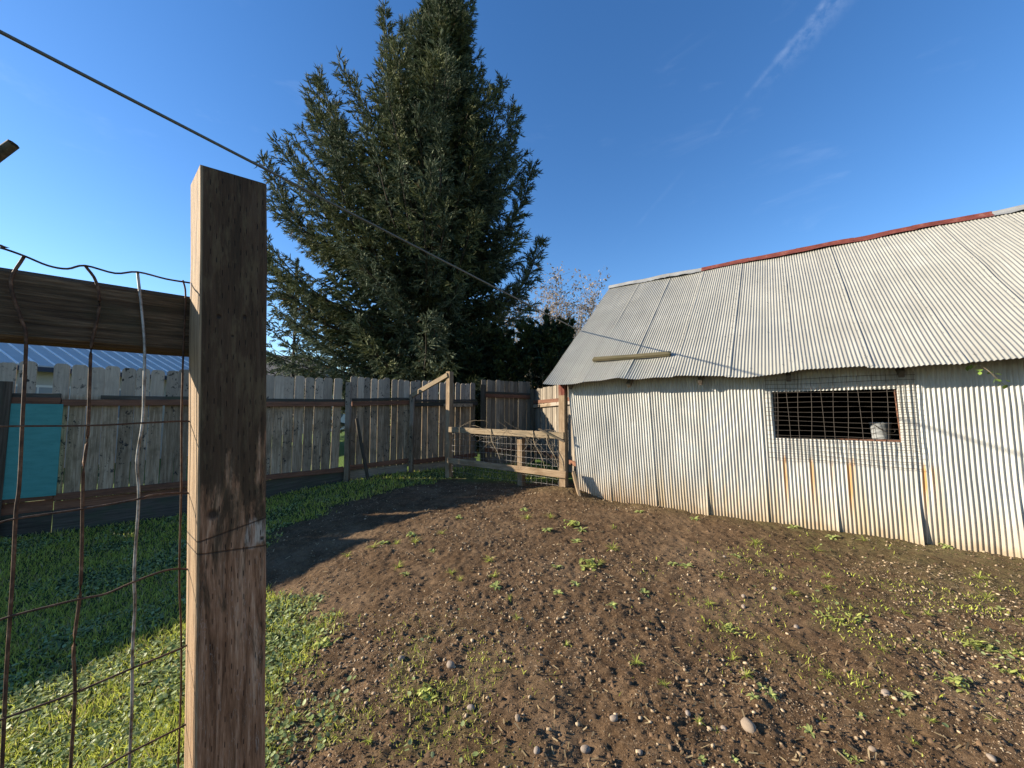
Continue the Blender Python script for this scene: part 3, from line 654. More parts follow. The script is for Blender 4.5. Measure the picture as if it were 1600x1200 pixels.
for j in range(9): paths.append(([gp(t, .045+.004*math.sin(t*20), .12+j*.1+.012*math.sin(t*9+j)) for t in np.linspace(.05, .97, 12)], .002, None))
put('wire_mesh', tubes_mesh('wire_mesh', paths, M['wire_zinc'], 4), None, f5)
bm_ = beam('sloping_board', at(5.23, .17, 1.585), gp(-.005, .055, 1.955), .045, .09, M['timber'], None, side=(0, 0, 1)); tag(bm_, 'sunlit board sloping up from a fence post to the tall gate post', 'board')
sb = beam('leaning_stub', (.98, 5.55, -.05), (.90, 5.72, .36), .04, .11, M['timber_old'], None); tag(sb, 'short brown board leaning at the foot of the barn corner post', 'board')
sk_ = beam('stick', gp(.86, .16, .98), gp(1.03, .11, .80), .022, .03, M['post_dark'], None, side=(0, 0, 1)); tag(sk_, 'dark stick propped on the top rail by the barn corner', 'stick')
M['vine'] = material('dried vine stems', build=lambda nt: dict(color=nt.ramp(nt.noise(nt.coord('Object'), 30, 3), [(.3, (.09, .065, .04)), (.7, (.30, .24, .16))]), rough=.85))
paths = []; rb = random.Random(17)
for i in range(34):
    t = rb.uniform(.02, 1.0) if i < 20 else rb.choice([rb.uniform(.0, .12), rb.uniform(.75, 1.0)]); z = rb.uniform(.75, 1.0); pts = []; dt = rb.uniform(-.05, .05); dz = rb.uniform(-.05, .06); off = rb.uniform(.02, .16)
    for k in range(rb.randint(7, 14)):
        pts.append(gp(t, off, z)); dt += rb.gauss(0, .012); dz += rb.gauss(-.008, .022); off = max(-.05, min(.25, off+rb.gauss(0, .02)))
        dt = max(-.05, min(.05, dt)); dz = max(-.09, min(.06, dz)); t += dt; z += dz
        if t > 1.03 or t < -.03 or z < .32 or z > 1.12: break
    if len(pts) > 3: paths.append((smooth_path(pts, 3), rb.uniform(.002, .0042), .001))
for a in (.80, .9, .45): paths.append((smooth_path([gp(a, .1, .95), gp(a+.02, .13, .75), gp(a+.07, .12, .55), gp(a+.09, .1, .36)], 4), .009, .004))
vn = put('dried_vine', tubes_mesh('dried_vine', paths, M['vine'], 4)); tag(vn, 'tangled dried vine stems draped over the low rail fence', 'vine')

# ------------------------------------------------------------------ near post, rail and wire
FA = Vector((math.cos(R(48.6)), math.sin(R(48.6)), 0)); FB = Vector((FA.y, -FA.x, 0))
Cn = Vector((-.4935, .680, 0)); ctr = Cn+FA*.05-FB*.046
pen = thing('pen_fence', (ctr.x, ctr.y, -.12), 'near incised timber post with dark rail and rusty bent wire mesh', 'fence')
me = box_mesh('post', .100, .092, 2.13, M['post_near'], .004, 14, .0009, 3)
for v in me.vertices:
    v.co.z -= .45
    if v.co.z > 1.6: v.co.z += .012*(-v.co.x/.05)*0+.004*math.sin(v.co.x*160)-.10*max(v.co.x, -1)*.12
zax = Vector((-.0243, -.029, 1)).normalized(); xax = (FA-zax*FA.dot(zax)).normalized(); yax = zax.cross(xax)
PW = Matrix(((xax.x, yax.x, zax.x, ctr.x), (xax.y, yax.y, zax.y, ctr.y), (xax.z, yax.z, zax.z, 0), (0, 0, 0, 1)))
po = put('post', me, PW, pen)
RA = Vector((math.cos(R(43)), math.sin(R(43)), 0)); RB = Vector((RA.y, -RA.x, 0)); rc = Vector((-.592, .703, 0))
rp = lambda a, b, z: Vector((*(rc+RA*a+RB*b).xy, z))
beam('rail', rp(.10, -.034, 1.411), rp(-1.3, -.034, 1.411), .068, .106, M['rail_near'], pen, side=(0, 0, 1), bev=.006, seg=10, jit=.0012)
VW = [[(-.7327,.5617,1.4831),(-.7401,.5548,1.4414),(-.7325,.5619,1.3952),(-.727,.567,1.3674),(-.7254,.5685,1.329),(-.7236,.5702,1.234),(-.7219,.5718,1.1406),(-.7225,.5712,1.104),(-.7208,.5728,1.0131),(-.7193,.5742,.8804),(-.7166,.5767,.7504),(-.7143,.5789,.6),(-.713,.579,.0)],
[(-.6879,.6035,1.4845),(-.6782,.6125,1.4613),(-.674,.6164,1.4199),(-.6778,.613,1.356),(-.6769,.6138,1.294),(-.6752,.6153,1.2124),(-.6764,.6143,1.1523),(-.6731,.6173,1.0432),(-.6715,.6188,.9652),(-.6733,.6171,.8902),(-.6697,.6205,.8226),(-.6686,.6215,.7116),(-.6652,.6247,.0)],
[(-.6437,.6447,1.4893),(-.637,.6509,1.4182),(-.6325,.6551,1.3577),(-.6305,.657,1.2861),(-.6297,.6578,1.2315),(-.6325,.6552,1.1671),(-.6286,.6588,1.108),(-.6281,.6592,.9877),(-.6253,.6619,.9249),(-.6249,.6623,.8538),(-.6209,.666,.6731),(-.6176,.669,.0)],
[(-.6002,.6853,1.4888),(-.5966,.6886,1.4612),(-.5956,.6896,1.3699),(-.5933,.6917,1.2419),(-.5893,.6955,1.116),(-.5858,.6987,.9599),(-.5797,.7044,.8376),(-.5759,.708,.6343),(-.5732,.7104,.0)]]
HW = [[(-.771,.5219,1.4923),(-.7468,.5445,1.4884),(-.7303,.5599,1.4823),(-.7133,.5758,1.4737),(-.699,.589,1.4737),(-.6856,.6016,1.4838),(-.6608,.6247,1.4796),(-.6416,.6426,1.4885),(-.6146,.6678,1.485),(-.5909,.6898,1.4855)],
[(-.7594,.5327,1.228),(-.7358,.5548,1.2289),(-.6721,.6142,1.2277),(-.6293,.6541,1.2305),(-.5844,.6958,1.2327)],
[(-.7533,.5384,1.0901),(-.7184,.5709,1.095),(-.672,.6142,1.0979),(-.6275,.6557,1.1034),(-.6133,.669,1.108),(-.5801,.6998,1.1044)],
[(-.7473,.544,.9536),(-.716,.5732,.9579),(-.6715,.6147,.9604),(-.649,.6356,.9594),(-.627,.6562,.9684),(-.5968,.6844,.9766),(-.5756,.704,.9702)],
[(-.7412,.5497,.8141),(-.7183,.571,.8183),(-.6707,.6154,.8215),(-.623,.6599,.8302),(-.5779,.702,.8375),(-.5712,.7081,.8403)],
[(-.73,.56,.685),(-.6878,.5995,.6872),(-.6414,.6428,.6932),(-.6181,.6644,.6987),(-.5721,.7074,.7048),(-.5667,.7123,.7069)]]
for i, p in enumerate(VW): put('wire', tubes_mesh('wire', [(smooth_path(p, 4), .0021 if i < 3 else .0015, None)], M['wire_zinc' if i == 2 else 'wire'], 7), None, pen)
for i, p in enumerate(HW):
    q = [tuple(Vector(a)-RA*(.1*k)) for k, a in ((4, p[0]), (2, p[0]))]+p+[tuple(Vector(p[-1])+FB*.02+RA*.004+Vector((0, 0, -.006)))] if i else [tuple(Vector(p[0])-RA*.4)]+p
    put('wire', tubes_mesh('wire', [(smooth_path(q, 4), .0016, None)], M['wire'], 6), None, pen)

# overhead cable from high on the left down to the barn rake
A = bl(RS0-.02, -EO+1.66*CA, EZ+1.66*SA+.05); B = Vector((-2.45, 1.72, 3.09)); B2 = A+(B-A)*2.2
pts = [A+(B2-A)*t+Vector((0, 0, -.10*4*t*(1-t)*.25)) for t in np.linspace(0, 1, 40)]
cb = put('overhead_cable', tubes_mesh('overhead_cable', [(pts, .0098, None)], M['cable'], 7)); tag(cb, 'black overhead cable stretched across the sky to the barn roof', 'cable')
sk = put('branch_stub', tubes_mesh('branch_stub', [([(-2.9, 1.6, 1.98), (-2.5, 1.6, 2.19), (-2.3, 1.6, 2.32), (-2.18, 1.6, 2.418)], .026, .020)], M['post_dark'], 7)); tag(sk, 'dark end of a pole poking into view at upper left', 'pole')

# ------------------------------------------------------------------ trees
def tri_mesh(name, O, D, L, W, cols, mat, rng, blades=6, spread=.6):
    """sprigs: O origins, D unit directions, L lengths; each a spray of slim triangles round its axis"""
    n = len(O); ref = rng.normal(size=(n, 3)); A = np.cross(D, ref); A /= np.linalg.norm(A, axis=1)[:, None]+1e-9; B = np.cross(D, A)
    V = np.empty((n, blades, 3, 3)); C = np.empty((n, blades, 3, 3))
    for k in range(blades):
        an = 2*math.pi*k/blades*1.618+rng.uniform(0, .6, n); rad = A*np.cos(an)[:, None]+B*np.sin(an)[:, None]; tg = np.cross(D, rad)
        t = (k/blades)*.8; base = O+D*(L*t)[:, None]
        tip = base+D*(L*.5)[:, None]+rad*(L*spread*(.5 if k < blades-1 else .0)*(1-.4*t))[:, None]
        if k == blades-1: tip = O+D*(L*1.15)[:, None]
        V[:, k, 0] = base-tg*(W)[:, None]; V[:, k, 1] = base+tg*(W)[:, None]; V[:, k, 2] = tip
        f = rng.uniform(.8, 1.2, n)[:, None]
        C[:, k, 0] = cols*f; C[:, k, 1] = cols*f; C[:, k, 2] = cols*f*1.25
    F = np.arange(n*blades*3).reshape(-1, 3)
    return mesh_np(name, V.reshape(-1, 3), F, False, mat, C.reshape(-1, 3))
def curve_branch(z0, az, Rr, e0, e1, n=9, x0=(0, 0), wob=.06, rng=None):
    P = [np.array([x0[0], x0[1], z0])]; ds = 1./(n-1); raw = []
    for i in range(n-1):
        e = e0+(e1-e0)*((i+.5)*ds)**1.3; a = az+rng.normal(0, wob)
        raw.append(np.array([math.cos(a)*math.cos(e), math.sin(a)*math.cos(e), math.sin(e)]))
    hr = sum(math.hypot(r[0], r[1]) for r in raw)*ds; k = Rr/max(hr, .2)
    for r in raw: P.append(P[-1]+r*ds*k)
    return np.array(P)
def decorate(P, rng, tl, step, droop, allround=False, dens=.1, nsp=3):
    """branchlets along polyline P, each clothed in short shoots; returns shoot origins and directions"""
    O = []; D = []
    seg = np.linalg.norm(np.diff(P, axis=0), axis=1); cum = np.r_[0, np.cumsum(seg)]; Lt = cum[-1]
    s = Lt*(.05 if allround else .16); k = 0
    while s < Lt:
        i = int(np.clip(np.searchsorted(cum, s)-1, 0, len(seg)-1)); u = (s-cum[i])/seg[i]; p = P[i]*(1-u)+P[i+1]*u; T = (P[i+1]-P[i])/seg[i]
        t = s/Lt; side = np.cross(T, [0, 0, 1.]); side /= np.linalg.norm(side)+1e-9; up = np.cross(side, T)
        if allround: a = rng.uniform(0, 2*math.pi); sd_ = side*math.cos(a)+up*math.sin(a)
        else: sd_ = side*(1 if k % 2 else -1)*rng.uniform(.3, 1.)+up*rng.normal(-.1, .3)
        d = T*rng.uniform(.5, 1.)+sd_*rng.uniform(.5, 1.); d[2] -= droop*rng.uniform(.0, 1.1)*(1-.7*t); d /= np.linalg.norm(d)
        ln = tl*(.30+.70*(1-t)**.6)*rng.uniform(.5, 1.15)
        m = max(2, int(ln/dens)); q = p.copy(); dd = d.copy()
        for j in range(m):
            q = q+dd*ln/m; dd = dd+rng.normal(0, .08, 3)+np.array([0, 0, -.05*droop]); dd /= np.linalg.norm(dd)
            for _ in range(nsp):
                e = dd+rng.normal(0, .42, 3); O.append(q.copy()); D.append(e/np.linalg.norm(e))
        s += step*rng.uniform(.6, 1.4); k += 1
    for j in range(14):
        T = (P[-1]-P[-2]); e = T/np.linalg.norm(T)+rng.normal(0, .3, 3); O.append(P[-1]-T*.08*j); D.append(e/np.linalg.norm(e))
    return O, D
def conifer(name, base, H, radius, seed, label, group=None, whorl=.42, per=6, c0=(.028, .042, .022), c1=(.15, .175, .112), limbs=(), z_low=1.6, tr=.32, tl=.62, droop=1.0, dens=.09, nsp=3, step=.11, sl=(.11, .2), wid=.017, elev=None, jag=(.62, 1.12), lean=(0, 0), inner=0):
    rng = np.random.default_rng(seed); root = thing(name, base, label, 'tree', group); TW = wmat(root)
    O = []; D = []; br = []
    ax = lambda z: (lean[0]*z/H, lean[1]*z/H)
    z = z_low
    while z < H-.3:
        a0 = rng.uniform(0, 2*math.pi)
        for b in range(per):
            az = a0+2*math.pi*b/per+rng.normal(0, .25); zz = z+rng.uniform(-.25, .25); Rr = radius(zz, az)*rng.uniform(*jag)
            if Rr < .12: continue
            f = z/H; e0, e1 = elev(f) if elev else (-.38+1.05*f, .45+.75*f)
            e0 += rng.normal(0, .10); e1 += rng.normal(0, .15)
            zs = max(.3, zz-Rr*math.tan(min(1.1, max(-.2, (e0+e1)/2)))*.75)
            P = curve_branch(zs, az, Rr, e0, e1, rng=rng, x0=ax(zs))
            o, d = decorate(P, rng, min(tl, .16+Rr*.22), step, droop, dens=dens, nsp=nsp)
            O += o; D += d; br.append((P, .012+.010*Rr, .005))
        z += whorl*rng.uniform(.8, 1.2)
    for (p0, p1, p2, tlen) in limbs:
        P = smooth_path([p0, p1, p2], 10); o, d = decorate(P, rng, tlen, .035, droop*.45, True, dens=dens, nsp=nsp); O += o; D += d; br.append((P, .07, .010))
    o, d = decorate(np.linspace(np.array([*ax(H*.84), H*.84]), np.array([*ax(H), H]), 8), rng, .45, .04, 0, True, dens=dens, nsp=nsp); O += o; D += d
    O = np.array(O); D = np.array(D); n = len(O); L = rng.uniform(*sl, n)
    mixv = np.clip(rng.normal(.42, .28, n), 0, 1)[:, None]; cols = np.array(c0)*(1-mixv)+np.array(c1)*mixv
    yel = (fbm(O[:, 0]*.9+O[:, 1]*.7, O[:, 2]*.8, 2, seed) > .58)[:, None]; cols = np.where(yel, cols*np.array([1.15, 1.05, .78]), cols)
    dead = (rng.uniform(size=n) < .008)[:, None]; cols = np.where(dead, np.array([[.16, .11, .06]]), cols)
    if inner:                                            # dense fill shoots near the trunk, crown shade put into their darker green
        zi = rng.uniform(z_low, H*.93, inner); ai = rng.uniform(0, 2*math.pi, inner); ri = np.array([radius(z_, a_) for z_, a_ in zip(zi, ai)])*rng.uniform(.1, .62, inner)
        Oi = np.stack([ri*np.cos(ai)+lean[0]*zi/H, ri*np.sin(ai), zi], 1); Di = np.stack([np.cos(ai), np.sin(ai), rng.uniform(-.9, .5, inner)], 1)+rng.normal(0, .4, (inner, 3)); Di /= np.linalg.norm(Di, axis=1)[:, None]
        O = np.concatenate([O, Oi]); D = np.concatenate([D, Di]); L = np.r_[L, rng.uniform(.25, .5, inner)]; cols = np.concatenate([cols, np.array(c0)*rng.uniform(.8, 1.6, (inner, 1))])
    wd_ = np.full(len(O), wid); wd_[n:] = .045
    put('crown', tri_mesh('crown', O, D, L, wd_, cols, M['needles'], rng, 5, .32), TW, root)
    tp = [(*ax(z_), z_) for z_ in (-.4, .3, H*.3, H*.6, H*.97)]
    put('trunk', tubes_mesh('trunk', [(smooth_path(tp, 5), tr, .03)], M['trunk'], 12), TW, root)
    put('branches', tubes_mesh('branches', br, M['trunk'], 4), TW, root)
    return root, n
SP = (-3.15, 14.0, 0)
def srad(z, az):
    zs = [1.2, 2.6, 4.6, 7, 9.3, 11, 12.3, 13.2, 14.5, 16.2, 18.4]
    left = np.interp(z, zs, [4.2, 5.0, 5.7, 5.7, 5.2, 4.2, 3.0, 1.75, 1.45, 1.2, .2]); right = np.interp(z, zs, [3.6, 3.7, 3.5, 3.8, 3.6, 3.2, 2.4, 1.6, 1.45, 1.3, .2])
    k = .5-.5*math.cos(az); return left*k+right*(1-k)
limbs = [((-.1, -.3, 11.0), (-1.3, -.4, 12.8), (-1.75, -.3, 16.7), .62), ((-.1, .3, 11.4), (-.8, .2, 13.4), (-1.15, .2, 16.6), .55), ((-.4, -.6, 8.6), (-2.7, -.8, 10.6), (-3.9, -.8, 13.5), .72), ((-.4, .1, 8.0), (-3.1, .1, 9.8), (-4.7, .0, 13.0), .72),
         ((.3, -.3, 9.2), (2.0, -.5, 10.7), (2.75, -.6, 13.4), .66), ((.3, .2, 8.6), (2.5, .1, 10.1), (3.35, .1, 12.8), .66), ((-.4, -.4, 5.5), (-3.8, -.8, 7.2), (-5.75, -.9, 10.2), .72), ((-.4, .4, 6.0), (-3.2, .3, 7.6), (-5.0, .3, 10.6), .72), ((-.4, -.4, 3.4), (-4.0, -.8, 4.8), (-6.1, -.9, 7.4), .7), ((.4, -.5, 6), (2.9, -.7, 7.6), (3.9, -.8, 10.0), .7), ((.4, -.3, 4), (3.2, -.5, 5.4), (4.25, -.5, 7.4), .7), ((0, -.6, 8.5), (-.3, -2.4, 10), (-.3, -3.0, 12.5), .72), ((.2, -.6, 5.5), (.9, -2.6, 7.2), (1.1, -3.4, 9.6), .72), ((-.2, -.6, 5), (-1.6, -2.8, 6.8), (-2.0, -3.5, 9.2), .72),
         ((.2, 0, 13), (1.0, -.3, 14.5), (1.55, -.3, 17.0), .55), ((.1, -.4, 11.5), (.5, -1.2, 13.2), (.6, -1.4, 16.0), .6)]
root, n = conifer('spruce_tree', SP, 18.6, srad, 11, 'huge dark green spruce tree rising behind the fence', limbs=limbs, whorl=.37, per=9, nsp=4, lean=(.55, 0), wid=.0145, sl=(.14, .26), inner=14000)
print('spruce sprigs', n)
conifer('conifer_tree', (-10.6, 18.5, 0), 8.6, lambda z, a: np.interp(z, [1, 3, 6, 8.6], [2.4, 2.6, 1.6, .1]), 23, 'thin blue green conifer showing behind the left edge of the spruce', whorl=.6, per=5, c0=(.05, .065, .045), c1=(.16, .19, .14), z_low=1.4, tr=.14, tl=.55, step=.16, wid=.025)
# dark evergreen shrubs behind the gate
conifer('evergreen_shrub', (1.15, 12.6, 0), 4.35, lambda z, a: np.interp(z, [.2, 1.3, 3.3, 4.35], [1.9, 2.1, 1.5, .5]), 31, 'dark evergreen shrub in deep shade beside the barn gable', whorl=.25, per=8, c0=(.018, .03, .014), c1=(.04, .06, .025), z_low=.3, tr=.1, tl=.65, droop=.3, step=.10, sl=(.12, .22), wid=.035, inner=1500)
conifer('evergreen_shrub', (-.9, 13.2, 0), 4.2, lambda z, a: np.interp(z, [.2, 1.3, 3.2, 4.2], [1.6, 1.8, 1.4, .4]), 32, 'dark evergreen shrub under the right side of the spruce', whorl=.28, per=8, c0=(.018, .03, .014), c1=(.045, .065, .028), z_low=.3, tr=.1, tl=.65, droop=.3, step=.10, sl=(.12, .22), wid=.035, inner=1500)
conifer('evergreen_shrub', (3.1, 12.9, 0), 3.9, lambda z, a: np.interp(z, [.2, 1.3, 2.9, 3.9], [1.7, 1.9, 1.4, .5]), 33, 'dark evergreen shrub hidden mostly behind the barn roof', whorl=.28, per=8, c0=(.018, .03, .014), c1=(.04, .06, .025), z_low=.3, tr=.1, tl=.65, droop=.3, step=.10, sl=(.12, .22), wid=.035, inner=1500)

def leafy(name, base, label, cat, seed, H, spread, nl, leaf, c0, c1, stems=14, group=None, twig=18, z0=.0, stem_r=.05):
    rng = np.random.default_rng(seed); root = thing(name, base, label, cat, group); TW = wmat(root); paths = []; ends = []
    for i in range(stems):
        az = rng.uniform(0, 2*math.pi); rr = spread*math.sqrt(rng.uniform(.05, 1)); h = H*rng.uniform(.7, 1)*(1-.25*(rr/spread)**2)
        P = smooth_path([(0, 0, z0), (rr*.25*math.cos(az), rr*.25*math.sin(az), h*.35), (rr*.7*math.cos(az), rr*.7*math.sin(az), h*.7), (rr*math.cos(az), rr*math.sin(az), h)], 5); paths.append((P, stem_r, stem_r*.15))
        for j in range(twig):
            q = P[rng.integers(len(P)//3, len(P))]; d = rng.normal(0, 1, 3); d[2] = abs(d[2])*.9+.2; d /= np.linalg.norm(d); ln = H*.14*rng.uniform(.5, 1.3)
            tp = np.array([q, q+d*ln*.5+rng.normal(0, .03, 3), q+d*ln]); paths.append((tp, stem_r*.16, stem_r*.05))
            for t in np.linspace(.2, 1, 6): ends.append(q+d*ln*t)
    put('stems', tubes_mesh('stems', paths, M['vine' if cat != 'weed' else 'vine'], 4), TW, root)
    E = np.array(ends); E = E[rng.integers(0, len(E), nl)]+rng.normal(0, leaf*1.4, (nl, 3))
    a = rng.normal(size=(nl, 3)); a /= np.linalg.norm(a, axis=1)[:, None]; b = np.cross(a, rng.normal(size=(nl, 3))); b /= np.linalg.norm(b, axis=1)[:, None]
    sz = (leaf*rng.uniform(.6, 1.2, nl))[:, None]
    V = np.stack([E-a*sz, E+b*sz*.5, E+a*sz, E-b*sz*.5], 1).reshape(-1, 3); F = np.arange(nl*4).reshape(-1, 4)
    m = rng.uniform(size=(nl, 1)); cols = np.repeat(np.array(c0)*(1-m)+np.array(c1)*m, 4, 0)
    put('leaves', mesh_np('leaves', V, F, False, M['leaf'], cols), TW, root)
    return root
leafy('autumn_tree', (2.6, 21.0, 0), 'bare twiggy tree with pale pinkish leaves behind the dark shrubs', 'tree', 41, 8.8, 3.6, 15000, .075, (.22, .165, .12), (.40, .34, .28), stems=44, twig=34)
leafy('autumn_shrub', (.75, 10.6, 0), 'low shrub with russet leaves peeping over the fence by the barn', 'shrub', 42, 2.5, .7, 700, .035, (.16, .12, .05), (.34, .24, .14), stems=12, twig=12, stem_r=.012)
leafy('yellow_shrub', (-3.4, 11.8, 0), 'sunlit yellow green shrub below the spruce boughs', 'shrub', 43, 2.4, 1.0, 900, .045, (.20, .20, .06), (.34, .32, .12), stems=14, twig=12, stem_r=.012)

# ------------------------------------------------------------------ neighbouring buildings
M['metal_blue'] = material('blue grey metal roofing', build=lambda nt: dict(color=nt.ramp(nt.noise(nt.coord('Object'), 3, 3), [(.3, (.44, .43, .41)), (.7, (.50, .49, .47))]), rough=.55, metal=.0))
M['seam'] = material('pale roof seam', (.8, .8, .8), .5, .0)
M['siding'] = material('pale siding', build=lambda nt: dict(color=nt.ramp(nt.noise(nt.coord('Object'), 4, 4), [(.3, (.40, .40, .37)), (.7, (.48, .47, .44))]), rough=.7))
M['fascia'] = material('dark blue fascia', (.03, .04, .07), .5)
M['glass'] = material('window glass', (.25, .29, .34), .15, 0)
M['white'] = material('white trim', (.7, .7, .68), .5)
def shingles(nt):
    v = nt.coord('Object'); b = nt.node('ShaderNodeTexBrick'); nt.l.new(nt.map(v, (3, 3, 3)), b.inputs[0]); b.inputs['Color1'].default_value = (.07, .068, .07, 1); b.inputs['Color2'].default_value = (.11, .105, .105, 1); b.inputs['Mortar'].default_value = (.04, .04, .042, 1); b.inputs['Scale'].default_value = 1.5
    return dict(color=nt.mix(.4, b.outputs[0], nt.ramp(nt.noise(v, 3, 4), [(.3, (.07, .07, .075)), (.7, (.13, .125, .12))])), rough=.95)
M['shingle'] = material('grey shingles', build=shingles)
def gable_house(root, Lx, Wy, he, hr, wall, roof, over=.35, th=.08):
    TW = wmat(root); v = [(0, 0, -.5), (Lx, 0, -.5), (Lx, Wy, -.5), (0, Wy, -.5), (0, 0, he), (Lx, 0, he), (Lx, Wy, he), (0, Wy, he), (0, Wy/2, hr-.02), (Lx, Wy/2, hr-.02)]
    put('wall', mesh_py('wall', v, [(0, 1, 5, 4), (2, 3, 7, 6), (1, 2, 6, 9, 5), (3, 0, 4, 8, 7)], wall), TW, root)
    sl = (hr-he)/(Wy/2); roofs = []
    for sg in (0, 1):
        f = (lambda x, y, z: (x, y, z)) if sg == 0 else (lambda x, y, z: (x, Wy-y, z))
        q = [f(-over, -over, he-over*sl), f(Lx+over, -over, he-over*sl), f(Lx+over, Wy/2, hr), f(-over, Wy/2, hr)]
        V = q+[(x, y, z+th) for x, y, z in q]
        roofs.append(put('roof', mesh_py('roof', V, [(0, 1, 2, 3), (4, 5, 6, 7), (0, 1, 5, 4), (1, 2, 6, 5), (2, 3, 7, 6), (3, 0, 4, 7)], roof), TW, root))
    return roofs, sl
# metal roofed house: long side faces right-front
h1 = thing('house', (-13.2, 8.4, 0), 'pale house with blue grey standing seam metal roof beyond the fence', 'house', rz=math.atan2(.94, .35))
T1 = wmat(h1)
h1.scale = (1, 1, 1)
def h1m(name, V, F, mat, par=h1): return put(name, mesh_py(name, V, F, mat), T1, par)
# local x along the eave (away), local y to the left (behind), roof falls to -y
rf, sl = gable_house(h1, 6.2, 6.4, 2.5, 3.75, M['siding'], M['metal_blue'])
for i in range(20):
    x = -.3+i*.335
    V = []; 
    for (y, z) in ((-.36, 2.5-.36*sl+.08), (3.2, 3.83)): V += [(x-.018, y, z), (x+.018, y, z), (x+.018, y, z+.03), (x-.018, y, z+.03)]
    h1m('roof_seam', V, [(0, 1, 2, 3), (4, 5, 6, 7), (0, 1, 5, 4), (1, 2, 6, 5), (2, 3, 7, 6), (3, 0, 4, 7)], M['seam'])
def lbox(name, a, b, mat, root, TW):
    (x0, y0, z0), (x1, y1, z1) = a, b
    V = [(x0, y0, z0), (x1, y0, z0), (x1, y1, z0), (x0, y1, z0), (x0, y0, z1), (x1, y0, z1), (x1, y1, z1), (x0, y1, z1)]
    return put(name, mesh_py(name, V, [(0, 3, 2, 1), (4, 5, 6, 7), (0, 1, 5, 4), (1, 2, 6, 5), (2, 3, 7, 6), (3, 0, 4, 7)], mat), TW, root)
lbox('gutter', (-.35, -.47, 2.28), (6.5, -.37, 2.40), M['fascia'], h1, T1)
for x in (1.2, 3.2):
    wn = lbox('window', (x, -.04, 1.0), (x+1.3, .02, 1.95), M['white'], h1, T1)
    lbox('pane', (x+.06, -.055, 1.06), (x+.63, -.042, 1.89), M['glass'], wn, T1); lbox('pane', (x+.67, -.055, 1.06), (x+1.24, -.042, 1.89), M['glass'], wn, T1)
# grey shingled house with a hip roof
h2 = thing('house', (-20.0, 24.5, 0), 'low house with grey shingled hip roof behind the fence', 'house', rz=.05); T2 = wmat(h2)
lbox('wall', (0, 0, -.3), (8.4, 6, 2.9), M['siding'], h2, T2)
put('roof', mesh_py('roof', [(-.5, -.5, 2.7), (8.9, -.5, 2.7), (8.9, 6.5, 2.7), (-.5, 6.5, 2.7), (2.6, 3, 5.3), (5.4, 3, 5.3)], [(0, 1, 5, 4), (1, 2, 5), (2, 3, 4, 5), (3, 0, 4), (3, 2, 1, 0)], M['shingle']), T2, h2)
lbox('fascia', (-.52, -.56, 2.52), (8.92, -.50, 2.72), M['fascia'], h2, T2)
# unseen outbuilding added beyond the fence on the left, placed to shadow the yard
h3 = thing('shadow_shed', (-13.3, -.5, 0), 'unseen outbuilding added beyond the left end of the fence for its shadow', 'shadow_shed', rz=math.atan2(.69, .72))
gable_house(h3, 5.5, 1.7, 2.2, 3.02, M['fence_tan'], M['shingle'], .12, .05)

# ------------------------------------------------------------------ grass, ground cover, gravel
def scatter(n, x0, x1, y0, y1, dens, rng):
    """random points, more of them near the camera, kept with probability dens(x, y)"""
    u = rng.uniform(size=n); y = y0*(y1/y0)**u; x = y*rng.uniform(-1.48, 1.48, n); wide = rng.uniform(size=n) < .16; x = np.where(wide, y*rng.uniform(1.3, 2.4, n)*np.sign(x), x)
    k = (rng.uniform(size=n) < dens(x, y)) & (x > x0) & (x < x1); return x[k], y[k]
def fence_clear(x, y): return ((x+6.25)*.622-(y-4.81)*.783 > .02)
def barn_clear(x, y): return ((x-.997)*.574+(y-5.801)*.819 < -.02) | (x < .9)
def blades_mesh(name, x, y, h, wd, cols, rng, mat, lean=.5):
    n = len(x); z = gz(x, y)-.004; az = rng.uniform(0, 2*math.pi, n); ca, sa = np.cos(az), np.sin(az); lz = rng.uniform(0, 2*math.pi, n); ln = h*rng.uniform(.1, lean, n)
    B = np.stack([x, y, z], 1); S = np.stack([ca, sa, 0*ca], 1)*wd[:, None]; Lv = np.stack([np.cos(lz), np.sin(lz), 0*lz], 1)*ln[:, None]; U = np.stack([0*h, 0*h, h], 1)
    V = np.stack([B-S, B+S, B+U*.55+Lv*.35-S*.7, B+U*.55+Lv*.35+S*.7, B+U*(.95)+Lv], 1)
    base = np.arange(n)[:, None]*5; F = np.concatenate([base+np.array([[0, 1, 3]]), base+np.array([[0, 3, 2]]), base+np.array([[2, 3, 4]])], 0)
    return mesh_np(name, V.reshape(-1, 3), F, False, mat, np.repeat(cols, 5, 0))
def leaves_mesh(name, x, y, r, lift, cols, rng, mat):
    """small rounded leaves held nearly flat, 6 sided, slightly cupped"""
    n = len(x); z = gz(x, y)+lift; C = np.stack([x, y, z], 1); nv = np.stack([rng.normal(0, .42, n), rng.normal(0, .42, n), np.ones(n)], 1); nv /= np.linalg.norm(nv, axis=1)[:, None]
    a = np.cross(nv, np.stack([rng.normal(size=n), rng.normal(size=n), 0*x], 1)); a /= np.linalg.norm(a, axis=1)[:, None]; b = np.cross(nv, a)
    V = np.empty((n, 7, 3)); V[:, 6] = C-nv*(r*.18)[:, None]
    for k in range(6):
        t = k*math.pi/3; V[:, k] = C+(a*math.cos(t)*1.1+b*math.sin(t)*.85)*(r*(1 if k else 1.25))[:, None]
    base = np.arange(n)[:, None]*7; F = np.concatenate([base+np.array([[k, (k+1) % 6, 6]]) for k in range(6)], 0)
    return mesh_np(name, V.reshape(-1, 3), F, True, mat, np.repeat(cols, 7, 0))
